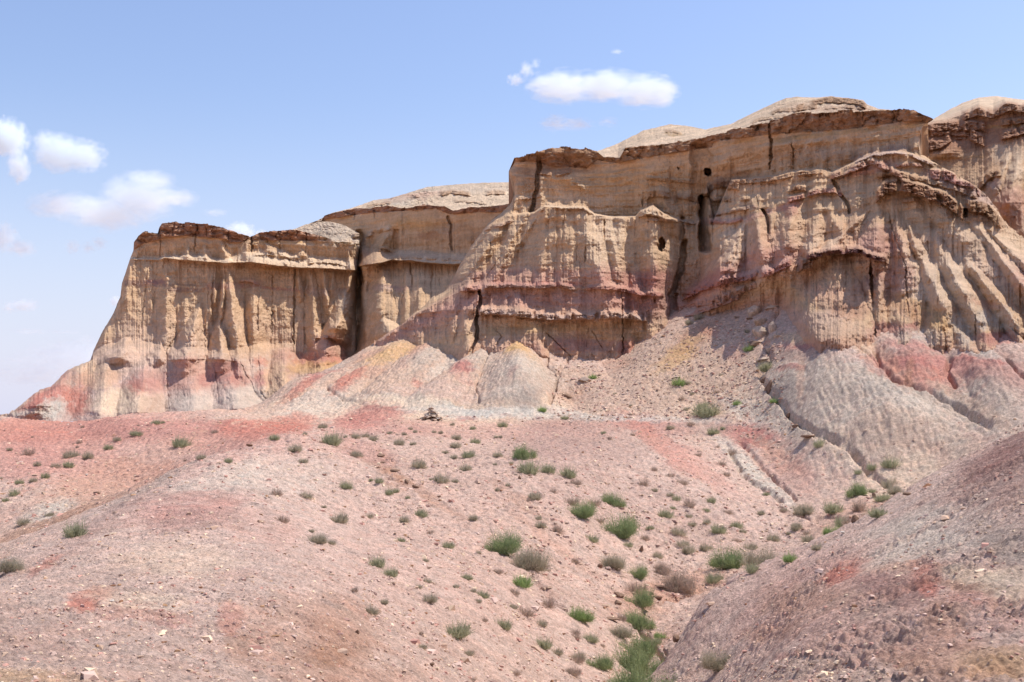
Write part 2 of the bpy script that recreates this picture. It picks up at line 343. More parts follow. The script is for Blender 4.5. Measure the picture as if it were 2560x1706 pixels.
# ================================================================== THE GROUND: one height field around the camera
GP = [ # photo x, photo y, distance
 (-300,1706,9),(100,1706,9),(700,1706,12),(1100,1706,18),(1300,1706,23),(-300,1500,16),(0,1500,15.5),(0,1410,22),(-250,1500,20),(250,1280,32),(500,1150,45),(700,1088,58),(800,1075,66),(1000,1064,75),
 (500,1400,22),(900,1300,38),(1200,1300,42),(1200,1500,28),(1400,1300,46),(1400,1500,34),(1000,1150,56),(1400,1150,60),(1700,1150,66),(1800,1300,54),(700,1250,34),(700,1500,18),(300,1550,14),(900,1500,22),(1000,1400,30),(300,1380,22.5),(700,1160,46),
 (0,1352,44),(-250,1360,44),(200,1262,53),(350,1215,62),(100,1200,62),(300,1160,70),(500,1096,79),(0,1100,86),(200,1100,84),(450,1088,78),(-250,1120,84),
 (0,1046,95),(300,1043,92),(560,1036,88),(650,1060,82),(-250,1046,96),(900,1064,82),(1080,1046,84),(1300,1046,85),(1600,1046,85),(1780,1050,83),
 (1500,1706,27),(1400,1640,28),(1550,1640,31.5),(1560,1560,35.5),(1560,1450,42),(1650,1420,46),(1450,1400,42),(1640,1706,30),(1620,1600,35),(1640,1490,41),(1770,1425,46),(1950,1365,50),(2100,1290,54),(2240,1215,60),(1500,1600,31),
 (1830,1055,80),(1950,1130,72),(2100,1205,63),(1900,1200,66),(1950,1300,56),
 (2750,1040,26),(2560,1100,26),(2400,1165,28),(2250,1240,30),(2050,1350,29),(1860,1430,28),(1755,1490,27.5),(1735,1600,25),(2560,1706,9),(2750,1706,9),(2100,1706,11),(1880,1706,16),(1780,1706,22),(2300,1400,18),(2560,1300,16),(2560,1500,12),(2000,1550,16.5),(2300,1550,12.5),
 (2560,1110,42),(2750,1090,42),(2400,1180,44),(2560,1120,54),
 (0,1075,112),(300,1068,112),(0,1090,130),(300,1060,132),(550,1055,130),(-250,1100,125),(620,1040,112),
 (669,1019,100),(727,946,106),(819,926,113),(875,896,119),(940,862,123),(669,1045,118),(760,985,122),(819,962,130),(880,930,133),
 (560,1030,100),(800,1042,90),(900,1006,94),(900,955,102),(1000,955,99),(1000,885,109),(1010,848,116),(1150,1000,91),(1150,915,102),(1222,876,106),(1300,1022,88),(1310,935,93),(1295,866,105),(1390,1005,93),(1431,905,103),(1560,905,101),
 (1400,1042,87),(1500,1003,89),(1600,948,92),(1600,885,99),(1683,805,105),(1760,900,93),(1850,850,94),(1850,765,101),(1950,705,102),(1880,950,87),(1880,1050,80),(2050,700,104),
 (2050,875,82.5),(2050,1000,75),(2200,1105,67.5),(2200,1000,74),(2400,1100,64),(2400,1000,70),(2560,950,68),(2750,950,68),(2300,1185,61.5),(2250,885,76.5),(2450,900,71.5),(2560,900,69.5),(2750,800,78),(2450,830,82),(2200,800,88),
 (1290,800,122),(1600,800,118),(1150,840,125),(2560,760,95),
]
gp = np.array(GP, float); gtx, gtz = tan_xy(gp[:, 0], gp[:, 1]); VS = 0.33
gu = np.stack([gtx, np.log(gp[:, 2]) * VS], -1)
def tps(r2): return 0.5 * r2 * np.log(r2 + 1e-9)
nC = len(gu); Km = tps(((gu[:, None] - gu[None]) ** 2).sum(-1)) + np.eye(nC) * 3e-4
Am = np.zeros((nC + 3, nC + 3)); Am[:nC, :nC] = Km; Am[:nC, nC] = 1; Am[:nC, nC + 1:] = gu; Am[nC, :nC] = 1; Am[nC + 1:, :nC] = gu.T
sol = np.linalg.solve(Am, np.concatenate([gtz, [0, 0, 0]]))
def g_tz(tx, d):
    tx = np.asarray(tx, np.float32); lv = (np.log(d) * VS).astype(np.float32)
    r = sol[nC] + sol[nC + 1] * tx + sol[nC + 2] * lv
    for k in range(nC):
        r = r + sol[k] * tps((tx - gu[k, 0]) ** 2 + (lv - gu[k, 1]) ** 2)
    return r
# coarse evaluation then bilinear upsampling
TXA, TXB, RA, RB = -0.80, 0.80, 3.0, 136.0
cu = np.linspace(TXA, TXB, 420); cv = np.linspace(math.log(RA), math.log(RB), 420)
CU, CV = np.meshgrid(cu, cv)
CT = g_tz(np.clip(CU, -.60, .60), np.exp(np.maximum(CV, math.log(7.5))).astype(np.float32))
# under and beside the camera the mound is an even slope
near = sm(0, 1, (CV - math.log(RA)) / (math.log(8.0) - math.log(RA)))
CT = CT * np.exp(np.maximum(CV, math.log(7.5))) / np.exp(CV)
CT = np.where(CV < math.log(8.0), (CT * np.exp(CV) * near + (1 - near) * -1.65) / np.exp(CV), CT)
NU, NV = 1500, 1500
# columns dense inside the picture
uu = np.concatenate([np.linspace(TXA, -.50, 60, endpoint=False), np.linspace(-.50, .50, 1500), np.linspace(.50, TXB, 61)[1:]])
vv = np.concatenate([np.linspace(math.log(RA), math.log(8.5), 40, endpoint=False), np.linspace(math.log(8.5), math.log(RB), 1560)])
def bil(C, u, v):
    a = (u - cu[0]) / (cu[1] - cu[0]); b = (v - cv[0]) / (cv[1] - cv[0])
    i = np.clip(a.astype(int), 0, len(cu) - 2); j = np.clip(b.astype(int), 0, len(cv) - 2); a = a - i; b = b - j
    r0 = C[j][:, i] * (1 - a)[None] + C[j][:, i + 1] * a[None]; r1 = C[j + 1][:, i] * (1 - a)[None] + C[j + 1][:, i + 1] * a[None]
    return r0 * (1 - b)[:, None] + r1 * b[:, None]
GT = bil(CT, uu, vv).astype(np.float32); GD = np.exp(vv).astype(np.float32)[:, None] * np.ones((1, len(uu)), np.float32)
GXw = GD * uu[None].astype(np.float32); GZ = GT * GD
GPX, GPY = px_xy(uu[None], GT)            # where each ground point shows in the photo
# ---- relief of the ground
carve = [
 ('G3', [(1640,890),(1500,950),(1250,1000),(1060,1035),(830,1100),(700,1150),(640,1260),(740,1370),(830,1460),(900,1560)], 16, .55),
 ('G4', [(470,40),(620,120),(740,200),(860,270),(1000,330),(1060,350)], 18, .7), ('G4', [(1060,350),(900,440),(700,520),(520,500),(430,520),(330,480)], 14, .6),
 ('E', [(760,400),(700,560),(650,640),(700,760),(630,870),(680,1000),(820,1150),(950,1270),(1100,1400),(1250,1480),(1340,1560)], 22, .75),
 ('G2', [(1170,960),(1220,1040),(1300,1110),(1370,1160)], 14, .35), ('G3', [(60,960),(120,1040),(250,1120)], 14, .3),
 ('G3', [(1150,260),(1230,400),(1330,470),(1450,560)], 16, .6), ('G3', [(1230,250),(1400,420),(1530,560)], 14, .5), ('G3', [(800,1380),(900,1500),(930,1568)], 9, .4),
 ('E', [(1385,770),(1410,900),(1500,1000),(1750,1090),(1950,1170),(2130,1240)], 26, .7), ('E', [(1870,800),(1850,900),(1900,1010)], 24, .9), ('E', [(1210,700),(1350,850),(1470,960)], 14, .5), ('E', [(2230,800),(2300,900),(2420,980)], 24, .9),
 ('T2', [(1690,450),(1560,620),(1530,760),(1500,900),(1470,950)], 22, .7), ('T2', [(890,380),(800,600),(740,760),(780,900)], 12, .45), ('T2', [(1450,430),(1450,540),(1520,660)], 10, .5),
 ('T1', [(1700,520),(1400,640),(1180,830)], 16, .5), ('T1', [(2150,520),(1900,720),(1700,850)], 14, .4), ('T1', [(1250,560),(900,760),(500,900)], 18, .6), ('T1', [(850,820),(1000,900),(1200,960)], 16, .4),
 ('G1', [(2000,240),(1500,330),(1250,420)], 14, .2), ('G1', [(160,160),(290,170),(380,160)], 6, .15),
]
def carve_line(pts, X, Y):
    best = np.full(X.shape, 1e9, np.float32)
    for (x0, y0), (x1, y1) in zip(pts[:-1], pts[1:]):
        dx, dy = x1 - x0, y1 - y0; t = np.clip(((X - x0) * dx + (Y - y0) * dy) / (dx * dx + dy * dy), 0, 1)
        best = np.minimum(best, np.hypot(X - x0 - t * dx, Y - y0 - t * dy))
    return best
wX = GPX + 5 * fbm(GXw * .8, GD * .8, 61, 3); wY = GPY + 4 * fbm(GXw * .8, GD * .8, 62, 3)
far_side = GD > 33.5
rel = np.zeros(GD.shape, np.float32); brk_ = fbm(GXw * .7, GD * .7, 66, 4, .6)
for (z, pts, wd, dep) in carve:
    f, s = ZS[z]; p = f(pts); xs = [q[0] for q in p]; ys = [q[1] for q in p]
    ci = np.where((uu > (min(xs) - 1280 - 60) / FPX) & (uu < (max(xs) - 1280 + 60) / FPX))[0]
    if not len(ci): continue
    a, b_ = ci[0], ci[-1] + 1
    q = carve_line(p, wX[:, a:b_], wY[:, a:b_]) / (wd / s * 1.6)
    rel[:, a:b_] = np.minimum(rel[:, a:b_], -dep * .7 * (1 - sm(.1, 1, q * (1.25 + .9 * brk_[:, a:b_]))) * (.8 + brk_[:, a:b_]) * (GD[:, a:b_] > 27))
m2side = (GXw > (GD * .0 + 3.5)) & (GD < 33)
lv = np.log(GD)
amp_d = np.clip(GD / 30, .3, 2.0)
gent = .30 * fbm(GXw / 7, GD / 7, 71, 4) * np.clip((GD - 6) / 20, 0, 1)
rel += gent
# rills of the aprons and of the grey fans, running down slope (towards us)
far_ = int(np.searchsorted(vv, math.log(57.0)))
ribs = [('E',1050,600,1560,1380,110,560,2.6),('E',1650,620,1720,1100,80,290,1.3),('E',2080,720,2330,1220,80,320,1.4),('E',1450,640,1520,860,40,120,.5),('E',1880,600,2060,900,60,170,.7),('E',860,700,800,1000,60,160,.8),
 ('T1',2030,180,1400,880,90,320,1.3),('T1',1720,210,1050,760,70,240,1.1),('T2',880,320,330,900,60,270,1.6),('T2',1150,300,1200,1010,80,430,2.2),('T2',1780,410,1700,720,120,300,.8),('T1',1240,420,700,860,50,260,.9),
 ('T1',830,800,620,1120,130,400,.7),('T1',470,1040,440,1200,110,170,.45),('T1',1340,960,1220,1140,160,420,.5),('T2',420,300,180,700,40,200,1.0)]
_r = cones(GPX[far_:] + 6 * fbm(GXw[far_:] * .5, GD[far_:] * .5, 67, 4), GPY[far_:] + 4 * fbm(GXw[far_:] * .5, GD[far_:] * .5, 68, 4), ribs, .42, False, 9.0)
rel[far_:] += .72 * _r * sm(58, 68, GD[far_:]) * (1 - (1 - sm(84, 93, GD[far_:])) * (GPX[far_:] < 1600))
fan = sm(80, 96, GD) * (1 - sm(1380, 1430, GPX)) + sm(58, 66, GD) * sm(1960, 2080, GPX)
rill = ridged(GXw * .55 + .5 * fbm(GXw / 4, GD / 4, 72, 3) + GD * .15 * np.where(GPX > 1800, -1, .25), GD * .05, 73, 4, .6)
rel += fan * (.15 * rill + .10 * ridged(GXw * 2.4 + .5 * fbm(GXw, GD, 96, 3) - GD * .3, GD * .15, 97, 3, .6) + .13 * fbm(GXw * .8, GD * .8, 98, 5, .7))
# broad ribs on the right hand fans
# clods and crust
cl1, cl2, clv = cells(GXw * 5.0 + .3 * fbm(GXw * 4, GD * 4, 74, 2), GD * 5.0, 75)
crust = 1 - sm(22, 40, GD)
rough_m2 = m2side * 1.0
lump = fbm(GXw * 2.2, GD * 2.2, 76, 5, .62)
patchy = sm(-.15, .35, fbm(GXw / 2.2, GD / 2.2, 77, 3))
cl3, cl4, clw = cells(GXw * 11.0 + .3 * fbm(GXw * 7, GD * 7, 88, 2), GD * 9.0, 89)
rel += crust * ((.06 + .07 * patchy) * lump + (.045 + .06 * rough_m2) * (.25 + .75 * patchy) * (.6 - cl1) + (.022 + .055 * rough_m2 * patchy) * (.6 - cl3))
rel += (1 - crust) * (.16 * fbm(GXw * 1.1, GD * 1.1, 78, 6, .72))
rel += crust * .02 * noise(GXw * 14, GD * 14, 79)
rel += (1 - crust) * (.07 * noise(GXw * 3.7, GD * 3.3, 80) + .06 * (1 - .8 * fan) * (.5 - cells(GXw * 2.2, GD * 1.6, 93)[0]))
# ledge breaks on the right hand mound
GZ = GZ + rel * np.clip((GD - 3) / 3, 0, 1)
GT2 = GZ / GD
# ---- colour of the ground
c = np.empty(GD.shape + (3,), np.float32); c[:] = COL['pinkl'] * .6 + COL['salmon'] * .08 + COL['tan'] * .32
cX = GPX + 14 * fbm(GXw * .35, GD * .35, 81, 4) + 7 * fbm(GXw * 2, GD * 2, 83, 3); cY = GPY + 10 * fbm(GXw * .35, GD * .35, 82, 4) + 5 * fbm(GXw * 2, GD * 2, 84, 3)
LH = (33, 200)      # beyond the near mounds
left = [('P', 330, 1120, 420, 90, 'salmon', .9), ('P', 350, 1090, 420, 50, 'red', .15), ('P', 100, 1075, 260, 30, 'red', .55), ('P', 400, 1070, 260, 22, 'rose', .45), ('P', 620, 1070, 80, 35, 'red', .7), ('P', 700, 1068, 70, 16, 'red', .75),
 ('G1', 640, 450, 520, 120, 'orange', .6, -22), ('G1', 250, 630, 170, 55, 'greyw', .9, -20), ('G1', 40, 640, 160, 50, 'mauve', .4, -10), ('G1', 200, 740, 480, 50, 'rust', .55, -20),
 ('G1', 120, 330, 240, 130, 'rose', .4), ('G1', 700, 170, 500, 50, 'mauve', .3, 4), ('G1', 900, 300, 260, 50, 'pinkl', .4, 5), ('G1', 150, 100, 300, 14, 'white', .5), ('G1', 1350, 95, 180, 16, 'greyw', .5)]
brk = fbm(GXw * .9, GD * .9, 87, 5, .65) * 1.6
c = paint(c, cX, cY, 1, [(*t, *( (0,) if len(t) == 7 else () ), 34, 200) for t in left], GD, brk)
backp = [('P', 1300, 960, 760, 110, 'tan', .7), ('P', 1150, 1040, 500, 26, 'sandl', .5), ('T1', 800, 950, 420, 110, 'greyw', .6, -12), ('T1', 500, 890, 260, 30, 'sandl', .6, -14), ('T1', 1300, 1040, 360, 80, 'rose', .85, -10), ('T1', 1150, 1090, 220, 50, 'red', .4, -8),
 ('T1', 1350, 990, 160, 18, 'purple', .35, -4), ('T1', 500, 1110, 240, 70, 'red', .75, -5), ('T1', 650, 740, 280, 60, 'red', .75, -40), ('T1', 800, 630, 180, 50, 'rose', .7, -15), ('T1', 1060, 740, 190, 60, 'red', .85, -30), ('T1', 1300, 650, 160, 60, 'orange', .5, -20), ('T1', 1000, 540, 220, 35, 'grey', .8, -18),
 ('T1', 1500, 440, 300, 80, 'ochre', .7, -25), ('T1', 1250, 460, 200, 60, 'orange', .6, -25), ('T1', 1350, 320, 240, 60, 'sand', .5), ('T1', 1650, 560, 180, 50, 'mauve', .5, -30), ('T1', 1850, 500, 330, 75, 'grey', .85, -38), ('T1', 2030, 560, 220, 60, 'greyw', .7, -40), ('T1', 1830, 340, 220, 60, 'orange', .7, -30), ('T1', 2050, 300, 120, 90, 'orange', .7),
 ('T1', 1500, 720, 500, 70, 'tan', .4, -20), ('T1', 1750, 770, 60, 22, 'red', .6), ('T1', 2170, 640, 110, 40, 'rose', .7, -10), ('T1', 1900, 860, 400, 60, 'pinkl', .5),
 ('T2', 600, 640, 110, 60, 'rose', .75, -20), ('T2', 620, 740, 120, 40, 'salmon', .5), ('T2', 780, 450, 180, 120, 'grey', .75, -40), ('T2', 1140, 400, 110, 110, 'ochre', .8), ('T2', 1250, 480, 180, 50, 'ochre', .45, 35), ('T2', 1200, 700, 360, 200, 'grey', .8), ('T2', 1230, 640, 170, 90, 'greyw', .6), ('T2', 1090, 710, 60, 40, 'mauve', .6),
 ('T2', 1230, 930, 150, 90, 'dgrey', .8), ('T2', 950, 920, 240, 60, 'dgrey', .35), ('T2', 1100, 860, 320, 40, 'greyw', .4), ('T2', 1360, 340, 70, 50, 'red', .5), ('T2', 1800, 500, 330, 90, 'pinkl', .7), ('T2', 2130, 500, 160, 60, 'orange', .6, -10), ('T2', 650, 1030, 130, 16, 'rose', .8), ('T2', 1200, 1030, 120, 22, 'capl', .6), ('T2', 200, 930, 380, 26, 'white', .5, 5), ('T2', 700, 980, 260, 22, 'white', .5, 8), ('T2', 1700, 830, 160, 60, 'rust', .35, -20),
 # ramp of gravel
 ('E', 300, 900, 480, 400, 'tan', .7), ('E', 200, 640, 190, 70, 'rust', .6, -38), ('E', 90, 760, 160, 60, 'ochre', .6, -38), ('E', 300, 600, 60, 30, 'red', .35), ('E', 440, 730, 70, 50, 'salmon', .5), ('E', 300, 1120, 260, 30, 'sandl', .5, 8), ('E', 600, 1150, 240, 60, 'greyw', .8, 25), ('E', 1000, 1330, 480, 60, 'sandl', .6, 33), ('E', 700, 1180, 170, 60, 'grey', .6, 20),
 ('E', 350, 270, 400, 50, 'tan', .8, -30),
 # slope below the path on the right
 ('G3', 700, 350, 700, 300, 'pinkl', .35), ('G3', 350, 260, 340, 150, 'mauve', .45), ('G3', 700, 130, 260, 50, 'rose', .5, 10), ('G3', 800, 260, 230, 55, 'red', .55, 40), ('G3', 1000, 380, 260, 60, 'salmon', .7, 35), ('G3', 1300, 200, 170, 75, 'rose', .95, 12), ('G3', 1320, 240, 130, 30, 'purple', .35, 10), ('G3', 1300, 400, 280, 42, 'greyw', .95, 42), ('G3', 1440, 320, 170, 50, 'orange', .6, 40), ('G3', 1000, 150, 240, 40, 'mauve', .35),
 ('G3', 1500, 400, 170, 90, 'salmon', .5, 35), ('G3', 700, 620, 600, 160, 'mauve', .28, 12), ('G3', 1250, 650, 340, 80, 'pinkl', .5, 25), ('G3', 480, 130, 380, 25, 'rose', .3), ('P', 1500, 1043, 330, 9, 'white', .6, 2), ('P', 1180, 1034, 230, 10, 'white', .6, 4), ('P', 1000, 1018, 120, 8, 'sandl', .6),
 ('G2', 300, 150, 320, 40, 'rose', .5), ('G2', 900, 170, 700, 50, 'salmon', .5), ('G2', 1300, 220, 260, 110, 'mauve', .5), ('G2', 380, 400, 60, 130, 'rust', .45, -35), ('G2', 600, 540, 260, 26, 'rust', .35, 32), ('G2', 1300, 800, 320, 26, 'orange', .35, 38), ('G2', 1100, 560, 220, 30, 'rust', .3, 35),
 ('G3', 820, 1050, 330, 60, 'orange', .7, -12), ('G3', 640, 1180, 180, 60, 'orange', .5), ('G3', 900, 1430, 200, 110, 'orange', .5, 30), ('G4', 700, 480, 330, 70, 'orange', .45, -20), ('G4', 950, 330, 240, 60, 'sandl', .5),
 # grey fans on the right
 ('E', 1250, 1150, 620, 330, 'grey', .95, 12), ('E', 850, 900, 200, 260, 'grey', .8), ('E', 1900, 1100, 520, 160, 'grey', .85, 15), ('E', 1650, 1250, 420, 80, 'greyw', .6, 28), ('E', 1000, 700, 240, 36, 'rose', .9), ('E', 1050, 680, 130, 18, 'red', .6), ('E', 1000, 640, 260, 40, 'sand', .8), ('E', 950, 760, 280, 60, 'mauve', .6), ('E', 1250, 850, 260, 60, 'pinkl', .6, 35), ('E', 820, 865, 90, 24, 'rose', .7), ('E', 800, 1010, 100, 90, 'dgrey', .6), ('E', 1350, 1130, 200, 60, 'dgrey', .4),
 ('E', 1650, 920, 300, 130, 'red', .75, 8), ('E', 1640, 860, 300, 45, 'rose', .95), ('E', 1680, 720, 240, 50, 'rose', .7), ('E', 1650, 790, 220, 34, 'mauve', .5), ('E', 2050, 850, 300, 50, 'rose', .95, 5), ('E', 2130, 920, 330, 60, 'salmon', .75, 12), ('E', 2250, 800, 200, 60, 'mauve', .5, 20), ('E', 2300, 1000, 200, 60, 'mauve', .5, 20), ('E', 1500, 900, 60, 200, 'orange', .5, -30), ('E', 1950, 700, 300, 60, 'greyw', .8, 28), ('E', 1650, 640, 160, 55, 'greyw', .7, 10),
 ('E', 2150, 650, 180, 40, 'rose', .7), ('E', 2050, 1150, 300, 36, 'tan', .6, 25), ('G4', 1100, 100, 500, 100, 'tan', .5), ('G4', 1150, 240, 260, 60, 'sandl', .5), ('E', 890, 950, 30, 180, 'orange', .4), ('E', 1620, 960, 26, 120, 'rust', .5), ('E', 1300, 700, 60, 160, 'sand', .6, -10)]
c = paint(c, cX, cY, 1, [(*t, *((0,) if len(t) == 7 else ()), 34, 200) for t in backp], GD, brk)
nearp = [('G1', 1000, 900, 1200, 700, 'pinkl', .75), ('G1', 1200, 460, 300, 90, 'greyw', .5, -18), ('G1', 1050, 600, 300, 90, 'rose', .55, -8), ('G1', 1050, 690, 260, 50, 'mauve', .5, -8), ('G1', 650, 640, 330, 40, 'mauve', .5, -32), ('G1', 850, 470, 260, 20, 'dgrey', .5, -30), ('G1', 300, 860, 260, 60, 'mauve', .3, -30), ('G1', 250, 910, 110, 22, 'red', .5, -30),
 ('G1', 480, 1120, 110, 60, 'red', .75, -20), ('G1', 560, 1050, 90, 30, 'orange', .5), ('G1', 800, 1120, 240, 60, 'sandl', .4), ('G1', 700, 1180, 160, 34, 'salmon', .7), ('G1', 1000, 900, 320, 90, 'sandl', .35), ('G1', 1280, 1220, 70, 80, 'red', .5), ('G1', 1330, 1350, 90, 80, 'rust', .4), ('G1', 1700, 1350, 380, 220, 'orange', .55, 20), ('G1', 1350, 980, 120, 30, 'mauve', .35), ('G1', 100, 1300, 330, 160, 'mauve', .3), ('G1', 100, 1560, 340, 60, 'ochre', .4), ('G1', 1800, 1420, 120, 60, 'rust', .5), ('G1', 950, 1220, 90, 40, 'rose', .5),
 ('G1', 1550, 420, 300, 120, 'greyw', .4), ('G1', 1400, 700, 300, 90, 'salmon', .35, 20), ('G2', 150, 1300, 180, 170, 'rust', .35, 30), ('G2', 700, 900, 700, 420, 'salmon', .12), ('G2', 400, 420, 300, 20, 'rust', .4, 32), ('G2', 250, 280, 190, 50, 'rose', .4, 20), ('G2', 300, 1540, 300, 60, 'orange', .4), ('G2', 700, 330, 600, 200, 'mauve', .18, 10)]
c = paint(c, cX, cY, 1, [(*t, *((0,) if len(t) == 7 else ()), 0, 76) for t in nearp if t[0] in ('G1',)], GD) if False else c
mound1 = (GD < 66) & (~m2side)
def paint_mask(c, items, mask):
    cc = paint(c.copy(), cX, cY, 1, items, None, brk); return np.where(mask[..., None], cc, c)
crest_d = np.interp(uu, [(x - 1280) / FPX for x in (-400, 0, 250, 500, 700, 800, 1000, 1200)], [20, 23, 33.5, 47, 60, 69, 78, 90]).astype(np.float32)
m1mask = (GD < crest_d[None]) & ~m2side
c = paint_mask(c, nearp, m1mask)
m2p = [('G4', 900, 900, 1300, 900, 'pinkl', .8), ('G4', 700, 1100, 800, 400, 'salmon', .45), ('G4', 1650, 230, 420, 200, 'mauve', .75, -35), ('G4', 1750, 100, 300, 100, 'purple', .55, -35), ('G4', 1550, 180, 240, 60, 'purple', .35, -35), ('G4', 1700, 450, 260, 120, 'mauve', .3), ('G4', 1150, 650, 420, 170, 'greyw', .75, -15), ('G4', 1500, 560, 260, 90, 'pinkl', .5), ('G4', 1700, 720, 200, 110, 'dgrey', .6, 20), ('G4', 700, 750, 330, 40, 'salmon', .4, -22),
 ('G4', 630, 880, 120, 50, 'red', .85, -20), ('G4', 740, 800, 90, 26, 'red', .5, -20), ('G4', 980, 850, 200, 40, 'orange', .5), ('G4', 940, 980, 240, 80, 'purple', .6, 10), ('G4', 1080, 1060, 110, 50, 'mauve', .6), ('G4', 1180, 910, 110, 90, 'red', .55, 45), ('G4', 1200, 990, 70, 40, 'red', .6), ('G4', 1450, 960, 200, 36, 'rust', .55, 6), ('G4', 1480, 890, 190, 50, 'sandl', .6), ('G4', 1700, 950, 180, 120, 'sandl', .55, 20), ('G4', 1480, 1040, 160, 40, 'red', .4), ('G4', 1300, 1180, 160, 120, 'rust', .4, 40), ('G4', 1700, 1150, 200, 90, 'salmon', .5),
 ('G4', 400, 1050, 300, 120, 'rust', .35), ('G4', 700, 1250, 320, 160, 'mauve', .18), ('G4', 900, 1150, 160, 60, 'dgrey', .3), ('G4', 150, 1250, 200, 60, 'orange', .5), ('G4', 1400, 1450, 500, 140, 'orange', .5), ('G4', 1700, 1450, 300, 100, 'ochre', .4), ('G4', 1100, 1450, 200, 60, 'rust', .3), ('G4', 280, 1440, 90, 50, 'red', .35)]
c = paint_mask(c, m2p, m2side)
tone = fbm(GXw * .22, GD * .22, 85, 5, .6); tone2 = fbm(GXw * 1.3, GD * 1.3, 86, 4, .6)
c *= (1 + .12 * tone + .10 * tone2)[..., None]
c[..., 1] *= 1 - .05 * np.clip(tone2 * 2, -1, 1); c[..., 2] *= 1 - .07 * np.clip(tone2 * 2, -1, 1)
structure(grid_mesh('ground', np.stack([GXw, GD, GZ], -1), c, M_GROUND))
print('ground', round(time.time() - T0, 1))
# ground lookup: where does the ray through a photo point first meet the ground
def ground_at(X, Y, dmin=0.0):
    tx, tz = tan_xy(X, Y); i = int(np.clip(np.searchsorted(uu, tx), 1, len(uu) - 1))
    colz = GT2[:, i]; ok = (colz >= tz) & (GD[:, i] >= dmin)
    if not ok.any(): return None
    j = int(np.argmax(ok)); d = float(GD[j, i])
    return Vector((float(tx) * d, d, float(colz[j]) * d))
# ground seen beyond 60 m at a photo point: distance and albedo (for feet of the cliffs that run out into it)
_gx = np.linspace(900, 2680, 600); _gy = np.linspace(760, 1060, 260); _gd = np.zeros((260, 600), np.float32); _gc = np.zeros((260, 600, 3), np.float32)
_far = int(np.searchsorted(vv, math.log(60.0))); _tz = tan_xy(_gx * 0 + 1280, 0)
for _i, _x in enumerate(_gx):
    _k = int(np.clip(np.searchsorted(uu, (_x - 1280) / FPX), 1, len(uu) - 1)); _run = np.maximum.accumulate(GT2[_far:, _k] - rel[_far:, _k] / GD[_far:, _k]); _t = tan_xy(_x, _gy)[1]
    _j = np.minimum(np.searchsorted(_run, _t), len(_run) - 1); _gd[:, _i] = GD[_far:, _k][_j]; _gc[:, _i] = c[_far:, _k][_j]
def ground_seen(X, Y):
    a = np.clip((X - _gx[0]) / (_gx[1] - _gx[0]), 0, 598.99); b = np.clip((Y - _gy[0]) / (_gy[1] - _gy[0]), 0, 258.99); i = a.astype(int); j = b.astype(int); a = a - i; b = b - j
    def f(T, a, b): return T[j, i] * (1 - a) * (1 - b) + T[j, i + 1] * a * (1 - b) + T[j + 1, i] * (1 - a) * b + T[j + 1, i + 1] * a * b
    return f(_gd, a, b), f(_gc, a[..., None], b[..., None])
# the surroundings of the mound and the far plain behind the cliffs
def ring_ground():
    th = np.linspace(-math.pi, math.pi, 160); rr = np.concatenate([np.linspace(0.01, 4, 6), np.geomspace(5, 9000, 60)])
    RR, TH = np.meshgrid(rr, th, indexing='ij'); x = RR * np.sin(TH); y = RR * np.cos(TH)
    z = -1.75 - 0.035 * RR ** 1.0 + .5 * fbm(x / 12, y / 12, 90, 4) * np.clip(RR / 15, 0, 1)
    inside = (y > 2.5) & (np.abs(x) < y * .83)
    z = np.maximum(z, -17 + 1.5 * fbm(x / 300, y / 300, 91, 3)); z = np.where(inside, np.minimum(z - 3.5, -9.5 - .03 * RR), z)
    z = np.maximum(z, -20)
    c = np.empty(z.shape + (3,), np.float32); c[:] = COL['salmon'] * .5 + COL['tan'] * .5
    c *= (1 + .2 * fbm(x / 9, y / 9, 92, 4))[..., None]
    return grid_mesh('plain', np.stack([x, y, z], -1), c, M_GROUND)
structure(ring_ground())

# ================================================================== CLIFFS
def const(d): return [(0, d)]
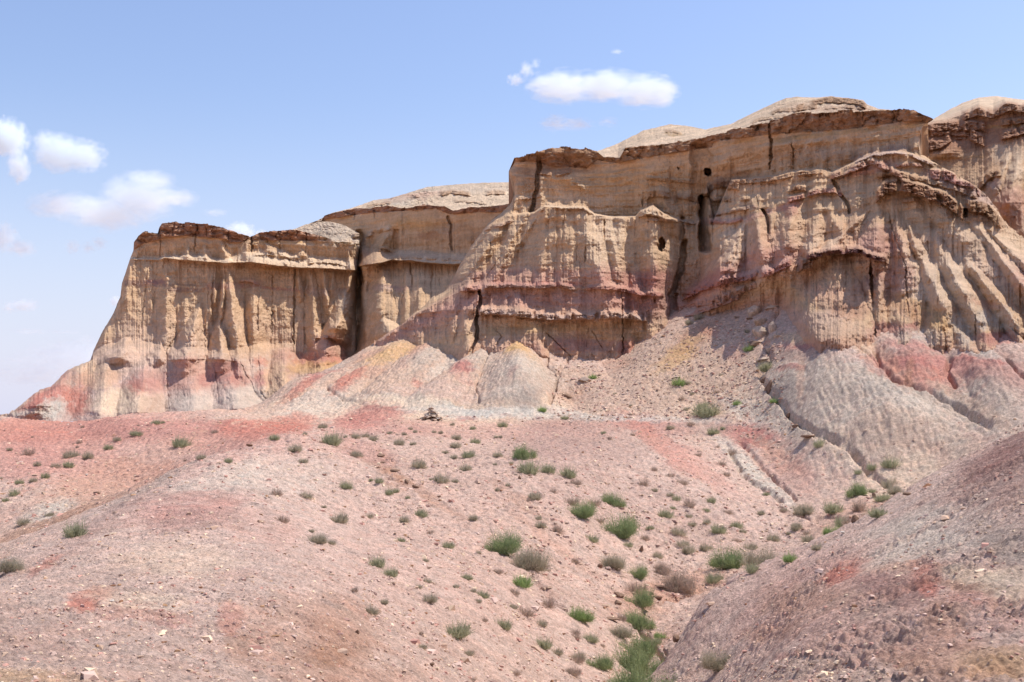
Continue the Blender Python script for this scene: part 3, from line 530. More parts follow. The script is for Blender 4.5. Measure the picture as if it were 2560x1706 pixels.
# ---- the mesa on the left
mesa_top = A([(-60,1465),(60,1450),(230,1310),(330,1275),(440,1170),(590,1100),(610,1040),(660,930),(740,790),(786,690),(796,600),(848,440),(872,380),(874,330),(905,285),(945,258),(1030,264),(1040,230),(1060,200),(1140,198),(1290,210),(1400,214),(1475,238),(1560,272),(1632,292),(1642,290),(1700,262),(1800,257),(1900,246),(2000,262),(2130,295),(2200,330),(2350,342),(2420,360)])
cliff_sheet('cliff', 0, 925, 1.15, [
 (mesa_top, [(0,125.5),(88,133),(168,139),(226,142.5),(330,151),(560,152),(720,156),(925,161)]),
 (A([(0,1300),(875,385),(905,352),(1040,312),(1200,290),(1290,300),(1480,312),(1500,335),(1575,332),(1640,312),(1740,322),(2000,322),(2150,328),(2350,346)]), [(0,126),(168,139.5),(226,143),(330,151.2),(560,152.2),(720,156.2),(925,161.2)]),
 (A([(0,1300),(850,428),(1040,428),(1160,412),(1280,405),(1470,440),(1600,390),(1700,395),(1850,402),(1930,420),(2060,432),(2250,440),(2420,450)]), [(0,126),(168,139.5),(226,143),(330,151.8),(560,152.8),(720,157),(925,162)]),
 (A([(0,1300),(850,440),(1040,446),(1075,430),(1170,442),(1300,452),(1480,464),(1640,458),(1800,480),(1950,494),(2100,497),(2250,508),(2420,515)]), [(0,125.5),(168,139),(226,142.5),(330,150.6),(400,151.0),(440,150.6),(560,150.3),(610,151.2),(640,150.6),(720,153.6),(880,158),(925,161)]),
 (A([(0,1310),(850,447),(1040,453),(1075,437),(1170,449),(1300,459),(1480,471),(1640,466),(1800,488),(1950,502),(2100,505),(2250,516),(2420,523)]), [(0,125.5),(168,139),(226,142.5),(330,151.0),(560,152.2),(720,156.4),(925,161.5)]),
 (A([(0,1400),(600,1040),(700,990),(900,960),(1090,1010),(1550,1020),(1750,980),(1900,1040),(2010,1100),(2280,1070),(2420,1070)]), [(0,124),(23,125),(88,131.5),(168,137.7),(226,140.8),(236,144.0),(400,146),(560,147.5),(720,152),(925,158)]),
 (A([(0,1500),(600,1500),(1800,1500),(1900,1440),(2420,1440)]), [(0,123),(560,124),(700,128),(925,142)]),
 ], [44, 26, 30, 6, 190, 120], ['cap', 'sand', 'sandl', 'sand', 'sand', 'pinkl'],
 cone=[('A',1480,480,1560,1080,20,120,3.4),('A',1300,730,1220,1092,15,150,4.4),('A',1430,800,1450,1098,15,115,4.0),('A',1660,560,1650,1080,40,90,2.3),('A',1060,940,1040,1092,10,90,2.2),('A',830,950,780,1080,20,120,2.2),
  ('A',2262,640,2200,900,36,90,5.5),('A',2150,870,2110,1180,40,180,6.5),('A',2030,500,2060,1000,25,60,1.6),('A',2112,490,2140,740,20,34,1.3),('A',1860,995,1850,1300,60,120,4.5),('A',1090,440,1085,1000,50,90,1.2),('A',1210,690,1200,900,30,60,.9),
  ('A',1350,620,1350,900,12,50,.8),('A',1560,640,1600,900,14,40,1.0),('A',1700,590,1690,900,14,24,1.4),('A',1225,360,1215,425,4,40,1.0),('A',1340,350,1340,430,8,50,1.0),('A',1450,320,1470,440,8,40,1.0),('A',1640,300,1600,400,10,60,.9),('A',1740,330,1800,400,10,80,1.0),('A',1980,380,1960,420,8,60,.9),
  ('A',2268,380,2290,500,10,26,1.3),('A',2290,480,2280,620,16,22,1.6),('A',2230,660,2270,800,20,50,1.5),('A',2180,500,2170,640,10,30,.8),('A',1470,470,1450,760,8,26,1.6),('A',1410,470,1400,700,6,16,.8),('A',1380,560,1370,800,8,20,1.0),('A',1950,500,1960,650,12,24,1.0),('A',2010,560,2000,640,8,14,.6),
  ('A',450,1180,250,1400,20,160,3.0),('A',700,1090,650,1440,40,150,2.4),('A',950,1090,900,1440,60,170,3.4),('A',1250,1095,1260,1460,90,170,3.6),('A',1480,1100,1560,1420,60,200,3.8),('A',1690,1090,1720,1300,40,90,1.6)],
 crack=[('A',[(1095,1180),(1085,1040),(1180,900)],7,1.6),('A',[(1340,830),(1345,1090)],6,1.0),('A',[(1780,470),(1778,950)],7,1.6),('A',[(1928,480),(1920,800),(1914,1060)],9,2.6),('A',[(1985,880),(1990,560)],6,1.0),('A',[(1985,880),(2000,1000)],8,1.4),('A',[(2122,860),(2105,905)],14,2.2),('A',[(910,870),(905,930)],7,.8),('A',[(1072,430),(1060,560)],6,1.0),
  ('A',[(1135,200),(1130,290)],8,1.6),('A',[(1200,200),(1200,285)],7,.9),('A',[(1292,205),(1280,300),(1268,400)],9,2.4),('A',[(1348,212),(1352,300)],6,1.0),('A',[(1385,212),(1390,300)],6,1.0),('A',[(1484,235),(1492,330)],10,1.8),('A',[(1637,285),(1645,395)],15,4.5),('A',[(1745,260),(1748,380)],7,1.0),('A',[(1830,255),(1832,390)],7,1.1),('A',[(1940,255),(1942,300)],6,1.2),('A',[(2005,262),(1995,410)],7,1.1),('A',[(2085,280),(2088,320)],6,1.0),('A',[(2205,340),(2205,380)],5,.6),('A',[(1470,320),(1475,400)],7,1.0),
  ('A',[(1040,230),(1050,320),(1045,430)],7,1.2),('A',[(1680,1000),(1700,1300),(1780,1420)],10,1.0),('A',[(1400,1100),(1430,1400)],8,1.0),('A',[(1095,1180),(1090,1300),(1110,1440)],8,1.2),('A',[(1560,1100),(1680,1330)],8,1.0),('A',[(960,560),(940,700),(925,900)],7,.8),('A',[(1015,640),(1000,760)],4,.5),('A',[(2055,520),(2100,740)],7,1.0)],
 slab=[('A3',[(380,490),(600,480),(800,500),(900,550),(1000,570)],6,1.0,14,'sandl',.5),('A3',[(640,600),(850,610),(930,630)],5,.8,10,'sandl',.3),('A3',[(1100,590),(1300,580),(1500,600),(1620,640)],6,1.0,12,'sandl',.3),('A',[(2060,945),(2150,940),(2230,955)],5,1.2,12,'pink',.5),('A',[(1040,440),(1100,425),(1170,440)],5,.7,8,'sandl',.4),('A',[(850,432),(880,420),(905,415)],4,.8,10,'sandl',.5),('A',[(2150,330),(2350,335),(2420,352)],5,1.2,10,'sandl',.6),('A',[(1560,580),(1640,575),(1690,600)],5,.8,10,'pink',.5),('A',[(1110,1092),(1230,1088),(1340,1082)],4,.7,30,None,0),('A',[(1345,1085),(1450,1085),(1550,1100)],4,.7,30,None,0)],
 bands=[('A',[(795,597),(1000,598),(1090,600)],50,'mauve',.85),('A',[(950,592),(1060,585),(1080,600)],36,'rose',.7),('A',[(1100,640),(1230,640),(1320,645)],34,'mauve',.9),('A',[(1080,605),(1200,608),(1320,610)],14,'purple',.5),('A',[(1340,620),(1600,610),(1700,600)],50,'rose',.55),('A',[(1700,625),(1900,640),(1960,650)],22,'rose',.7),('A',[(1990,640),(2100,660),(2300,650)],60,'pinkl',.6),('A',[(1040,300),(1280,296),(1480,315)],12,'ochre',.7),('A',[(1650,330),(2000,330),(2130,338)],12,'ochre',.8),('A',[(1700,500),(1900,510)],26,'ochre',.8),('A',[(800,650),(960,650)],12,'purple',.35),('A',[(700,880),(900,870),(1050,880)],60,'tan',.4)],
 patches=[('A',950,290,90,40,'capl',.9),('A',880,340,40,40,'cap',.6),('A',2250,310,160,50,'sandl',.95),('A',2250,350,160,20,'sandl',.8),('A',1650,300,60,30,'capl',.7),
  ('A',1240,1200,150,110,'pink',.8),('A',1200,1120,60,30,'rose',.4),('A',1480,1170,110,70,'rose',.7),('A',1500,1130,60,20,'purple',.25),('A',1350,1230,60,40,'rose',.7),('A',1560,1240,80,40,'red',.5),('A',1250,1390,170,80,'greyw',.7),('A',1620,1350,150,80,'greyw',.75),('A',1700,1110,50,26,'red',.6),('A',1720,1220,60,50,'rose',.75),('A',940,1270,140,60,'salmon',.8),('A',880,1290,50,60,'red',.6),('A',990,1220,110,70,'rose',.45),
  ('A',300,1360,170,70,'rose',.95,-35),('A',230,1380,130,40,'red',.6,-38),('A',450,1200,60,40,'rose',.8),('A',480,1210,60,70,'grey',.5),('A',560,1230,60,60,'rose',.8,-40),('A',500,1370,90,100,'red',.85,-45),('A',340,1420,90,60,'white',.95,-30),('A',180,1445,120,20,'greyw',.8,-10),('A',640,1200,130,90,'sand',.6),('A',730,1210,60,50,'orange',.4),('A',780,1380,180,90,'sandl',.9),('A',1000,1400,100,80,'tan',.7),('A',1850,1150,90,120,'orange',.5),('A',1860,1060,70,40,'salmon',.5),('A',2100,1090,160,50,'red',.75),('A',2150,1010,120,60,'pink',.8),('A',2060,1150,170,40,'ochre',.7),('A',1620,990,200,80,'ochre',.3),('A',1800,1250,80,120,'sand',.8),('A',2240,700,60,70,'sandl',.6)],
 edge=[(A([(60,1450),(230,1310),(440,1170),(590,1100),(610,1040),(660,930),(740,790),(786,690),(796,600),(848,440),(872,380),(874,330)]), 14, 3.5, 1), (A([(2352,340),(2340,470),(2330,600),(2330,800),(2352,900),(2350,1100)]), 20, 8, -1)],
 flute=1.6, cone_gain=1.75, strata=1.0, capseg=1, seed=101, jag=3.2, capg=1.7, back=22, bound=None)
print('mesa', round(time.time() - T0, 1))
# ---- pale mound on top of the mesa
cliff_sheet('hill', 715, 898, 1.5, [
 (B([(20,420),(90,396),(150,372),(250,354),(320,362),(380,382),(450,420),(500,442),(540,470)]), [(700,160),(925,165)]),
 (B([(20,480),(200,490),(540,500)]), [(700,156),(925,162)]),], [60], ['sandl'], patches=[('B',300,420,200,60,'greyw',.7),('B',130,385,80,20,'sandl',.5)], slab=[('B',[(280,465),(350,462),(470,475)],5,1,8,'sandl',.3),('B',[(420,430),(460,425),(500,445)],8,1.2,8,'capl',.5)], flute=.25, strata=.3, jag=1.2, seed=140, mat=M_HILL, back=14, rough=2)
# ---- recessed cliff between mesa and buttress
cliff_sheet('cliff', 790, 1345, 1.3, [
 (B([(150,520),(225,400),(245,335),(255,322),(350,292),(440,281),(540,280),(620,263),(700,284),(780,263),(860,256),(950,266),(1000,290),(1080,276),(1180,271),(1280,262),(1350,244),(1500,240)]), [(780,171),(860,168),(1000,160),(1345,146)]),
 (B([(150,525),(235,400),(250,346),(300,341),(430,320),(540,306),(620,301),(690,296),(780,291),(900,281),(970,312),(1060,312),(1150,302),(1250,306),(1300,292),(1500,290)]), [(780,171.2),(860,168.2),(1000,160.2),(1345,146.2)]),
 (B([(150,480),(440,490),(560,508),(640,532),(700,520),(850,522),(950,540),(1080,540),(1500,540)]), [(780,171),(1000,160.6),(1345,147)]),
 (B([(150,610),(440,615),(570,594),(640,578),(740,578),(850,592),(1000,602),(1080,592),(1500,590)]), [(780,170),(930,157.5),(1100,153),(1345,142)]),
 (B([(150,620),(440,622),(570,602),(640,586),(740,586),(850,600),(1000,610),(1080,600),(1500,598)]), [(780,170.5),(960,160),(1100,156.5),(1345,145)]),
 (B([(150,1150),(400,1140),(460,1080),(560,1000),(700,950),(800,860),(1500,860)]), [(780,160),(960,149),(1100,146),(1345,138)]),
 (B([(150,1300),(1500,1300)]), [(780,150),(1345,130)]),
 ], [20, 60, 30, 6, 150, 20], ['cap', 'sand', 'sandl', 'sand', 'sand', 'sand'],
 cone=[('B',640,385,520,620,20,80,3.0),('B',600,560,560,860,20,110,2.5),('B',575,870,640,1010,10,110,4.0),('B',500,620,470,900,14,60,2.0),('B',800,600,800,860,30,50,.8),('B',740,600,720,860,24,34,.8),('B',650,600,640,880,36,46,.8),('B',790,770,800,830,6,14,.8),('B',700,285,690,520,8,20,.6)],
 crack=[('B',[(455,400),(450,560),(445,640),(450,780),(470,920),(465,1060),(400,1140)],36,5.0,1.2),('B',[(755,590),(760,680),(762,770)],9,2.6),('B',[(720,620),(705,860)],7,1.2),('B',[(880,620),(870,800)],8,1.5),('B',[(808,600),(808,700)],5,.8),('B',[(640,640),(650,740),(670,860)],7,1.0),('B',[(920,620),(925,760)],7,1.0),('B',[(975,320),(990,430),(1000,530)],14,2.4),('B',[(670,400),(670,520)],26,2.4),('B',[(540,290),(545,340)],6,1.2),('B',[(430,300),(430,350)],6,1.0),('B',[(790,270),(790,290)],4,.8),('B',[(1075,280),(1075,310)],5,.8),('B',[(1145,275),(1150,300)],5,.8)],
 slab=[('B',[(440,600),(500,620),(560,596),(620,590)],5,.8,8,'sandl',.3),('B',[(560,508),(620,512),(660,530)],6,.8,8,'capl',.4),('B',[(500,430),(560,410),(640,385)],6,1.0,12,'sandl',.5),('B',[(640,560),(760,552),(900,565),(1060,570)],5,.7,8,'capl',.3)],
 hole=[('B',455,690,26,60,3.0)],
 patches=[('B',800,370,150,40,'ochre',.6),('B',850,440,60,30,'rust',.5),('B',1000,420,200,60,'capl',.4),('B',950,410,60,12,'grey',.5),('B',560,560,120,60,'capl',.6),('B',480,600,60,70,'cap',.4),('B',600,490,90,40,'ochre',.3),('B',590,740,60,20,'pinkl',.6),('B',700,740,60,16,'pink',.5),('B',820,330,120,20,'sand',.5),('B',1180,470,80,40,'cap',.3),('B',620,960,90,60,'sandl',.5)],
 bands=[('B',[(560,720),(660,740),(700,745)],24,'mauve',.5)],
 edge=[(B([(200,352),(440,480),(450,640),(470,900),(440,1100),(380,1150)]), 16, 5, 1)], flute=.7, strata=1.2, capseg=1, seed=151, back=9, jag=2.5)
# ---- hill behind it
cliff_sheet('hill', 740, 1400, 1.6, [
 (B([(80,400),(160,372),(240,338),(300,306),(420,276),(540,233),(640,220),(720,196),(850,156),(1000,143),(1100,136),(1200,131),(1350,129),(1600,126)]), [(740,170),(900,180),(1400,182)]),
 (B([(80,420),(250,345),(350,300),(700,320),(1000,330),(1600,330)]), [(740,175),(860,171),(1000,163),(1400,150)]),], [110], ['sandl'],
 slab=[('B',[(920,190),(980,178),(1040,182),(1100,190)],7,1.6,10,'capl',.7),('B',[(1190,185),(1250,178),(1300,184)],8,1.4,10,'capl',.6),('B',[(640,222),(720,200),(800,205)],5,1.0,8,'orange',.4),('B',[(500,262),(560,250),(640,238)],5,1,8,'capl',.5),('B',[(1000,230),(1100,236),(1200,250)],4,.8,6,'capl',.3)],
 patches=[('B',680,235,90,26,'white',.6),('B',760,215,160,20,'salmon',.5,-8),('B',1000,160,300,30,'greyw',.5),('B',900,230,300,26,'sandl',.5)], flute=.25, strata=.55, jag=1.5, seed=160, mat=M_HILL, back=60, rough=3.2)
print('recess', round(time.time() - T0, 1))

# ---- the great buttress and the right hand cliff
top3 = B([(560,1045),(590,1020),(640,985),(700,950),(800,862),(880,792),(960,742),(1000,682)]) + Cc([(0,868),(70,752),(150,642),(198,592),(285,520),(312,478),(332,440),(338,400),(340,325),(341,250),(343,184),(475,166),(481,155),(600,121),(790,131),(860,150),(900,184),(1010,190),(1045,126),(1180,115),(1430,92)]) + Dd([(100,400),(200,388),(330,360),(500,312),(640,281),(690,272),(730,262),(840,222),(960,214),(1150,204),(1300,200),(1400,196),(1540,187),(1640,206),(1692,240),(1695,300),(1698,490),(1800,556),(1900,606),(2000,676),(2060,722),(2110,760),(2180,850),(2250,960),(2352,1030),(2500,1130)])
capb = Cc([(-300,900),(340,216),(475,216),(530,236),(600,250),(800,262),(870,206),(1010,226),(1150,196),(1300,172),(1450,150),(1590,128)]) + Dd([(170,458),(330,402),(500,384),(680,362),(840,352),(1000,345),(1200,330),(1400,300),(1550,280),(1690,268),(1760,300),(2600,300)])
h2 = Cc([(-300,900),(285,560),(470,540),(530,500),(640,505),(780,505),(850,550),(960,568),(1110,564),(1140,530),(1220,494),(1290,550),(1390,585),(1480,600),(1600,590)]) + Dd([(280,700),(440,655),(600,645),(740,632),(840,604),(1030,588),(1100,610),(1250,540),(1370,490),(1500,475),(1640,490),(1700,520),(1800,560),(2600,560)])
h3 = [(900,860)] + Cc([(0,1030),(150,990),(380,996),(500,1000),(620,990),(720,1010),(850,1000),(950,1002),(1090,1032),(1250,1046),(1330,1060),(1500,960),(1700,820)]) + Dd([(560,1050),(830,1120),(935,1140),(1110,1110),(1270,1105),(1450,1170),(1800,1150),(2352,1170),(2500,1180)])
h4 = [(900,900)] + Cc([(0,1200),(110,1152),(200,1150),(350,1152),(530,1190),(700,1180),(860,1182),(1020,1172),(1170,1196),(1360,1180),(1500,1140),(1700,1060)]) + Dd([(560,1290),(830,1250),(1000,1400),(1450,1420),(1900,1400),(2352,1400),(2500,1400)])
h5 = [(900,920)] + T2([(0,560),(300,470),(580,510),(730,384),(870,340),(1150,312),(1330,252),(1450,432),(1690,452),(1900,432),(2180,462),(2350,382)]) + [(1683,805),(1760,790),(1850,765),(1950,740),(2010,810),(2050,856),(2250,876),(2450,890),(2600,890)]
cliff_sheet('cliff', 935, 2640, 1.15, [
 (top3, [(935,118),(1150,121),(1290,122),(1500,122),(1750,117),(1900,112),(2100,107),(2325,104),(2335,100),(2450,95),(2640,88)]),
 (capb, [(935,118),(1150,121),(1290,122.2),(1500,122.2),(1750,117.2),(1900,112.2),(2100,107.2),(2325,104.2),(2640,88)]),
 ([(x, y - 5) for x, y in h2], [(935,118),(1150,120.3),(1290,120),(1340,120.5),(1500,121),(1650,120.5),(1720,119.5),(1850,115),(1950,111.5),(2100,107),(2200,105),(2330,102),(2450,94),(2640,87.5)]),
 (h2, [(935,118),(1150,120),(1290,118.5),(1340,115),(1400,112.5),(1500,113),(1570,115),(1650,114),(1720,119),(1780,114),(1850,111),(1950,108),(2100,104.5),(2200,101),(2330,98),(2450,93),(2640,87)]),
 (h3, [(935,117),(1150,113.5),(1300,109.5),(1500,108.5),(1650,110),(1720,114),(1800,107),(1950,100),(2120,94),(2330,90),(2560,84),(2640,83)]),
 (h4, [(935,116),(1150,110),(1200,108.5),(1500,107),(1650,108.5),(1720,111),(1800,103),(1950,97),(2120,91),(2330,85),(2560,79),(2640,78)]),
 (h5, [(935,113),(1150,105),(1300,104.5),(1500,104.5),(1600,105),(1683,107),(1850,101),(1950,98),(2050,86),(2250,80.5),(2450,75.5),(2640,73)]),
 ([(x, y + 120 + 50 * float(sm(1900, 2000, x))) for x, y in h5], [(935,110),(1150,101.5),(1300,100.5),(1500,101),(1600,102),(1683,104),(1850,98),(1950,94),(2050,81),(2250,75.5),(2450,70.5),(2640,68)]),
 ], [34, 170, 10, 180, 90, 120, 110], ['capl', 'sand', 'sand', 'sand', 'pink', 'sand', 'salmon'],
 cone=[('C',530,500,180,985,12,60,1.6),('C',760,505,890,990,50,120,2.4),('C',940,580,1000,900,25,60,1.5),('C',1110,865,1115,1040,26,60,2.2),('C',1218,490,1230,1040,66,90,2.6),('C',1255,370,1330,560,60,90,2.6),('C',1430,400,1440,900,54,66,2.4),('C',1340,580,1340,900,30,60,1.2),('C',700,520,690,980,20,110,1.2),('C',590,510,480,980,20,130,1.0),('C',1020,590,1010,760,16,60,1.0),
  ('C',380,1012,370,1145,10,100,2.2),('C',930,1030,950,1155,16,70,1.5),('C',1075,1030,1110,1190,16,70,2.0),('C',300,1030,290,1130,10,40,1.0),('C',720,1135,720,1180,10,90,1.2),('C',560,1040,560,1180,30,60,.7),('C',550,1195,525,1340,14,14,.8),('C',490,1320,520,1440,8,60,2.4),('C',20,1040,50,1480,28,90,2.4),('C',350,480,140,800,20,60,2.0),('C',460,440,300,760,20,60,1.8),('C',240,620,60,960,20,60,1.6),('C',1060,1200,1075,1440,30,60,1.4),('C',860,1200,860,1440,60,110,1.2),('C',1000,1200,1000,1440,30,60,1.2),('C',300,1220,250,1440,70,120,1.6),('C',700,1200,690,1440,60,120,.9),('C',130,1390,60,1568,20,100,1.8),('C',1580,300,1640,760,60,120,1.8),('C',500,260,520,480,30,60,.8),
  ('D',940,400,900,560,10,50,.7),('D',1105,352,1110,560,10,44,.8),('D',1195,400,1195,500,10,44,.8),('D',1040,420,1040,570,10,40,.6),('D',800,390,790,600,30,60,.8),('D',1500,400,1560,480,10,60,.6),('D',1300,420,1260,540,10,60,.6),
  ('D',575,756,640,1150,26,95,3.6),('D',540,900,380,1250,16,120,4.2),('D',850,760,800,1080,35,120,3.6),('D',1020,830,950,1090,26,90,3.2),('D',1090,840,1150,1000,20,60,1.6),('D',1400,830,1370,1090,22,110,3.6),('D',1510,840,1570,1130,18,74,3.0),('D',1590,925,1640,1090,15,56,2.4),('D',1310,870,1090,1090,15,70,3.2),('D',700,900,690,1040,15,40,1.2),('D',370,1200,330,1330,16,60,1.0),('D',640,1090,620,1250,20,80,1.8),('D',870,1050,780,1260,30,110,2.4),('D',430,1330,400,1450,10,40,.9),('D',250,1360,220,1450,10,30,.8),('D',330,1340,310,1450,10,34,.8),('D',180,1410,150,1480,10,30,.8),
  ('D',1650,1075,1790,1400,30,80,2.6),('D',1770,1035,1960,1400,34,90,3.0),('D',1930,1110,2230,1500,30,80,2.4),('D',2020,930,2352,1350,40,80,2.8),('D',2110,960,2400,1250,30,80,2.2),('D',1700,740,1960,1050,60,120,1.2),('D',1480,730,1480,860,30,40,.8),('D',1640,760,1700,960,40,60,.6),('D',2180,1080,2400,1350,30,70,1.8),
  ('E',1125,95,1080,640,130,330,4.5),('E',1410,140,1405,390,45,48,3.0),('E',1310,130,1330,330,30,40,1.6),('E',1640,330,1560,700,60,130,2.6),('E',1500,400,1560,640,40,80,1.4),('E',1850,330,1800,600,40,120,2.0),('E',1880,540,2150,900,36,200,2.8),('E',2060,450,2130,760,26,110,2.6),('E',2200,480,2400,760,30,90,2.2),('E',1650,560,1700,900,50,200,2.0),('E',1090,310,1090,420,10,60,.8),('E',2300,560,2500,800,30,120,2.0),('E',900,640,850,900,40,160,1.2)],
 crack=[('C',[(490,180),(497,330),(482,430),(452,540)],22,4.5,1.3),('C',[(132,1020),(125,1120),(100,1200),(108,1330),(60,1440)],17,5.0,1.3),('C',[(665,520),(655,620)],6,1.0),('C',[(795,740),(788,860)],8,1.4),('C',[(910,580),(908,720)],12,2.0),('C',[(1026,1030),(1030,1450)],9,2.8),('C',[(815,1260),(800,1390)],7,1.0),('C',[(835,1280),(900,1400)],9,1.2),('C',[(540,1290),(600,1350),(700,1450)],9,1.4),('C',[(225,1280),(265,1320),(210,1410)],8,1.2),('C',[(560,540),(560,640)],6,.8),
  ('C',[(1520,100),(1525,250),(1530,430),(1535,480)],88,2.8,2.2),('C',[(1545,420),(1532,560),(1540,640),(1552,790)],50,15.0,1.9),('C',[(1400,560),(1410,720),(1400,860)],22,3.0,1.2),('C',[(1425,700),(1395,880),(1330,1060),(1345,1250),(1300,1320),(1170,1395)],30,7.0,1.3),('C',[(1340,1040),(1360,1230)],40,6,1.4),('C',[(1155,450),(1155,500)],8,1.4),('C',[(1395,600),(1410,860)],10,1.4),('C',[(190,700),(195,780)],7,1.4),('C',[(270,790),(160,960)],6,.8),('C',[(1230,1060),(1225,1110)],12,1.2),('C',[(740,740),(735,850)],5,.6),
  ('D',[(688,275),(700,420),(690,590)],15,4.0,1.3),('D',[(828,400),(848,480),(843,590)],10,1.8),('D',[(1290,210),(1300,270)],6,.8),('D',[(838,235),(840,330)],6,.8),('D',[(645,840),(680,930),(690,1010)],16,3.5,1.2),('D',[(1100,650),(1190,800),(1210,880)],22,3.0,1.1),('D',[(1355,850),(1280,960),(1250,1090)],10,1.2),('D',[(1465,850),(1500,1000),(1580,1220)],9,1.2),('D',[(1965,840),(1970,900)],22,4.0,1.4),('D',[(2160,740),(2170,820)],8,2.0),('D',[(600,760),(620,860)],6,.8),('D',[(1725,1050),(1725,1130)],9,1.4),
  ('E',[(1355,140),(1352,240),(1360,390)],15,5.0,1.3),('E',[(1190,200),(1185,300)],8,1.0),('E',[(1065,330),(1070,420)],6,.7),('E',[(1130,310),(1135,400)],6,.7),('E',[(1375,580),(1380,780)],14,3.0,1.2),('E',[(1580,160),(1585,330),(1600,500)],10,1.6),('E',[(905,300),(900,340)],10,.8),('E',[(2030,480),(2040,660)],8,1.4),('E',[(1540,560),(1550,700)],8,1.0),('E',[(1820,560),(1870,860)],10,1.0),('E',[(1430,420),(1445,460)],14,1.4)],
 slab=[('C',[(150,640),(200,622),(290,600),(330,585)],5,.9,10,'mauve',.5),('C',[(380,440),(470,436),(520,420)],4,.6,6,'mauve',.3),('C',[(500,520),(560,482),(640,500),(780,500),(850,548)],5,.9,14,'sandl',.5),('C',[(1130,545),(1190,530),(1290,552)],7,1.6,26,'sandl',.6),('C',[(1180,420),(1240,400),(1330,410)],12,1.2,16,'rust',.3),('C',[(700,355),(740,350),(790,380)],4,.8,12,'sandl',.5),
  ('C',[(0,1020),(60,1012),(130,1010)],7,1.6,18,'rose',.5),('C',[(150,1000),(300,992),(500,1002),(620,988),(720,1012)],6,1.1,12,'mauve',.6),('C',[(800,1010),(950,1004),(1090,1032),(1160,1046),(1290,1050)],6,1.3,12,'rose',.6),
  ('C',[(110,1162),(200,1158),(350,1168),(530,1192),(600,1195)],8,2.0,22,'pinkl',.7),('C',[(600,1195),(700,1190),(860,1190),(1000,1178),(1180,1200)],8,2.0,22,'pinkl',.7),('C',[(1380,1180),(1500,1160),(1640,1110),(1770,1060)],8,1.2,14,'rose',.5),
  ('D',[(280,705),(440,660),(600,650),(740,636),(840,606),(1035,590)],8,.9,14,'rust',.5),('D',[(1090,622),(1180,592),(1300,542),(1360,524),(1440,560),(1560,622)],11,1.6,14,'pink',.75),('D',[(1250,532),(1370,482),(1500,470),(1640,488),(1700,520),(1760,548)],6,1.0,10,'pinkl',.7),('D',[(1500,560),(1600,545),(1700,555)],6,.8,8,'rose',.5),
  ('D',[(810,775),(900,752),(1000,722),(1110,712),(1165,745)],9,1.4,12,'rose',.7),('D',[(830,700),(880,690),(930,705)],10,1.0,6,'rust',.7),('D',[(1385,735),(1450,672),(1560,660),(1700,700),(1850,755),(1955,845)],26,2.4,16,'rust',.9),('D',[(1560,780),(1680,770),(1760,790),(1820,805)],8,1.0,8,'rust',.5),('D',[(1740,590),(1850,600),(1910,625)],22,1.6,10,'rose',.7),('D',[(1900,660),(2000,672),(2060,730)],10,1.2,10,'rose',.6),('D',[(1980,790),(2100,800),(2200,900)],26,1.6,10,'capl',.7),('D',[(1380,620),(1500,600),(1700,650),(1900,700),(2050,760)],8,1.0,14,'capl',.5),
  ('D',[(930,1148),(1000,1136),(1110,1114),(1200,1110),(1270,1106),(1330,1138),(1455,1174)],9,3.0,16,'purple',.95),('D',[(850,1230),(900,1178),(985,1184)],22,1.6,8,'cap',.8),('D',[(120,1410),(250,1350),(400,1305),(560,1280),(700,1245),(830,1180)],11,1.6,18,'rose',.7),('D',[(70,1500),(200,1452),(300,1440),(420,1400),(600,1330)],11,1.2,14,'pink',.6),('D',[(290,880),(400,862),(500,840),(600,820)],5,.7,8,'mauve',.4),('D',[(290,780),(420,775),(560,770)],6,.7,8,'rust',.4),('D',[(800,215),(900,190),(1000,190)],5,.6,5,'capl',.4),('D',[(290,920),(420,925),(520,900)],6,.5,6,'rose',.6),
  ('C',[(480,270),(600,285),(700,262)],8,.7,8,'rust',.5),('C',[(1180,310),(1300,320),(1480,340)],6,.5,6,'capl',.4),('C',[(1180,575),(1380,580),(1500,600)],5,.7,8,'mauve',.3),('C',[(1370,430),(1480,440),(1500,445)],7,.9,10,'rust',.4),('C',[(1560,380),(1640,330),(1700,350),(1770,360)],14,1.0,14,'rust',.5)],
 hole=[('C',1566,278,24,26,3.5),('C',1275,738,22,46,2.8),('C',1380,255,7,12,.7)],
 bands=[('C',[(340,260),(480,290),(800,250),(880,240)],60,'rust',.5),('C',[(1180,420),(1500,440)],60,'capl',.35),('C',[(820,430),(1160,430)],12,'mauve',.35),('C',[(60,960),(300,950),(800,950),(1000,955),(1290,980)],130,'pink',.95),('C',[(180,975),(400,985),(760,990)],40,'rose',.7),('C',[(150,1070),(500,1080),(1100,1090)],110,'pink',.8),('C',[(-500,900),(60,1000)],90,'mauve',.5),('C',[(120,1165),(700,1200),(1170,1200)],30,'pinkl',.6),('C',[(150,1290),(600,1260),(1100,1250)],70,'ochre',.5),('C',[(600,1370),(900,1380),(1100,1390)],90,'salmon',.8),('C',[(1500,590),(1770,570)],60,'pinkl',.6),
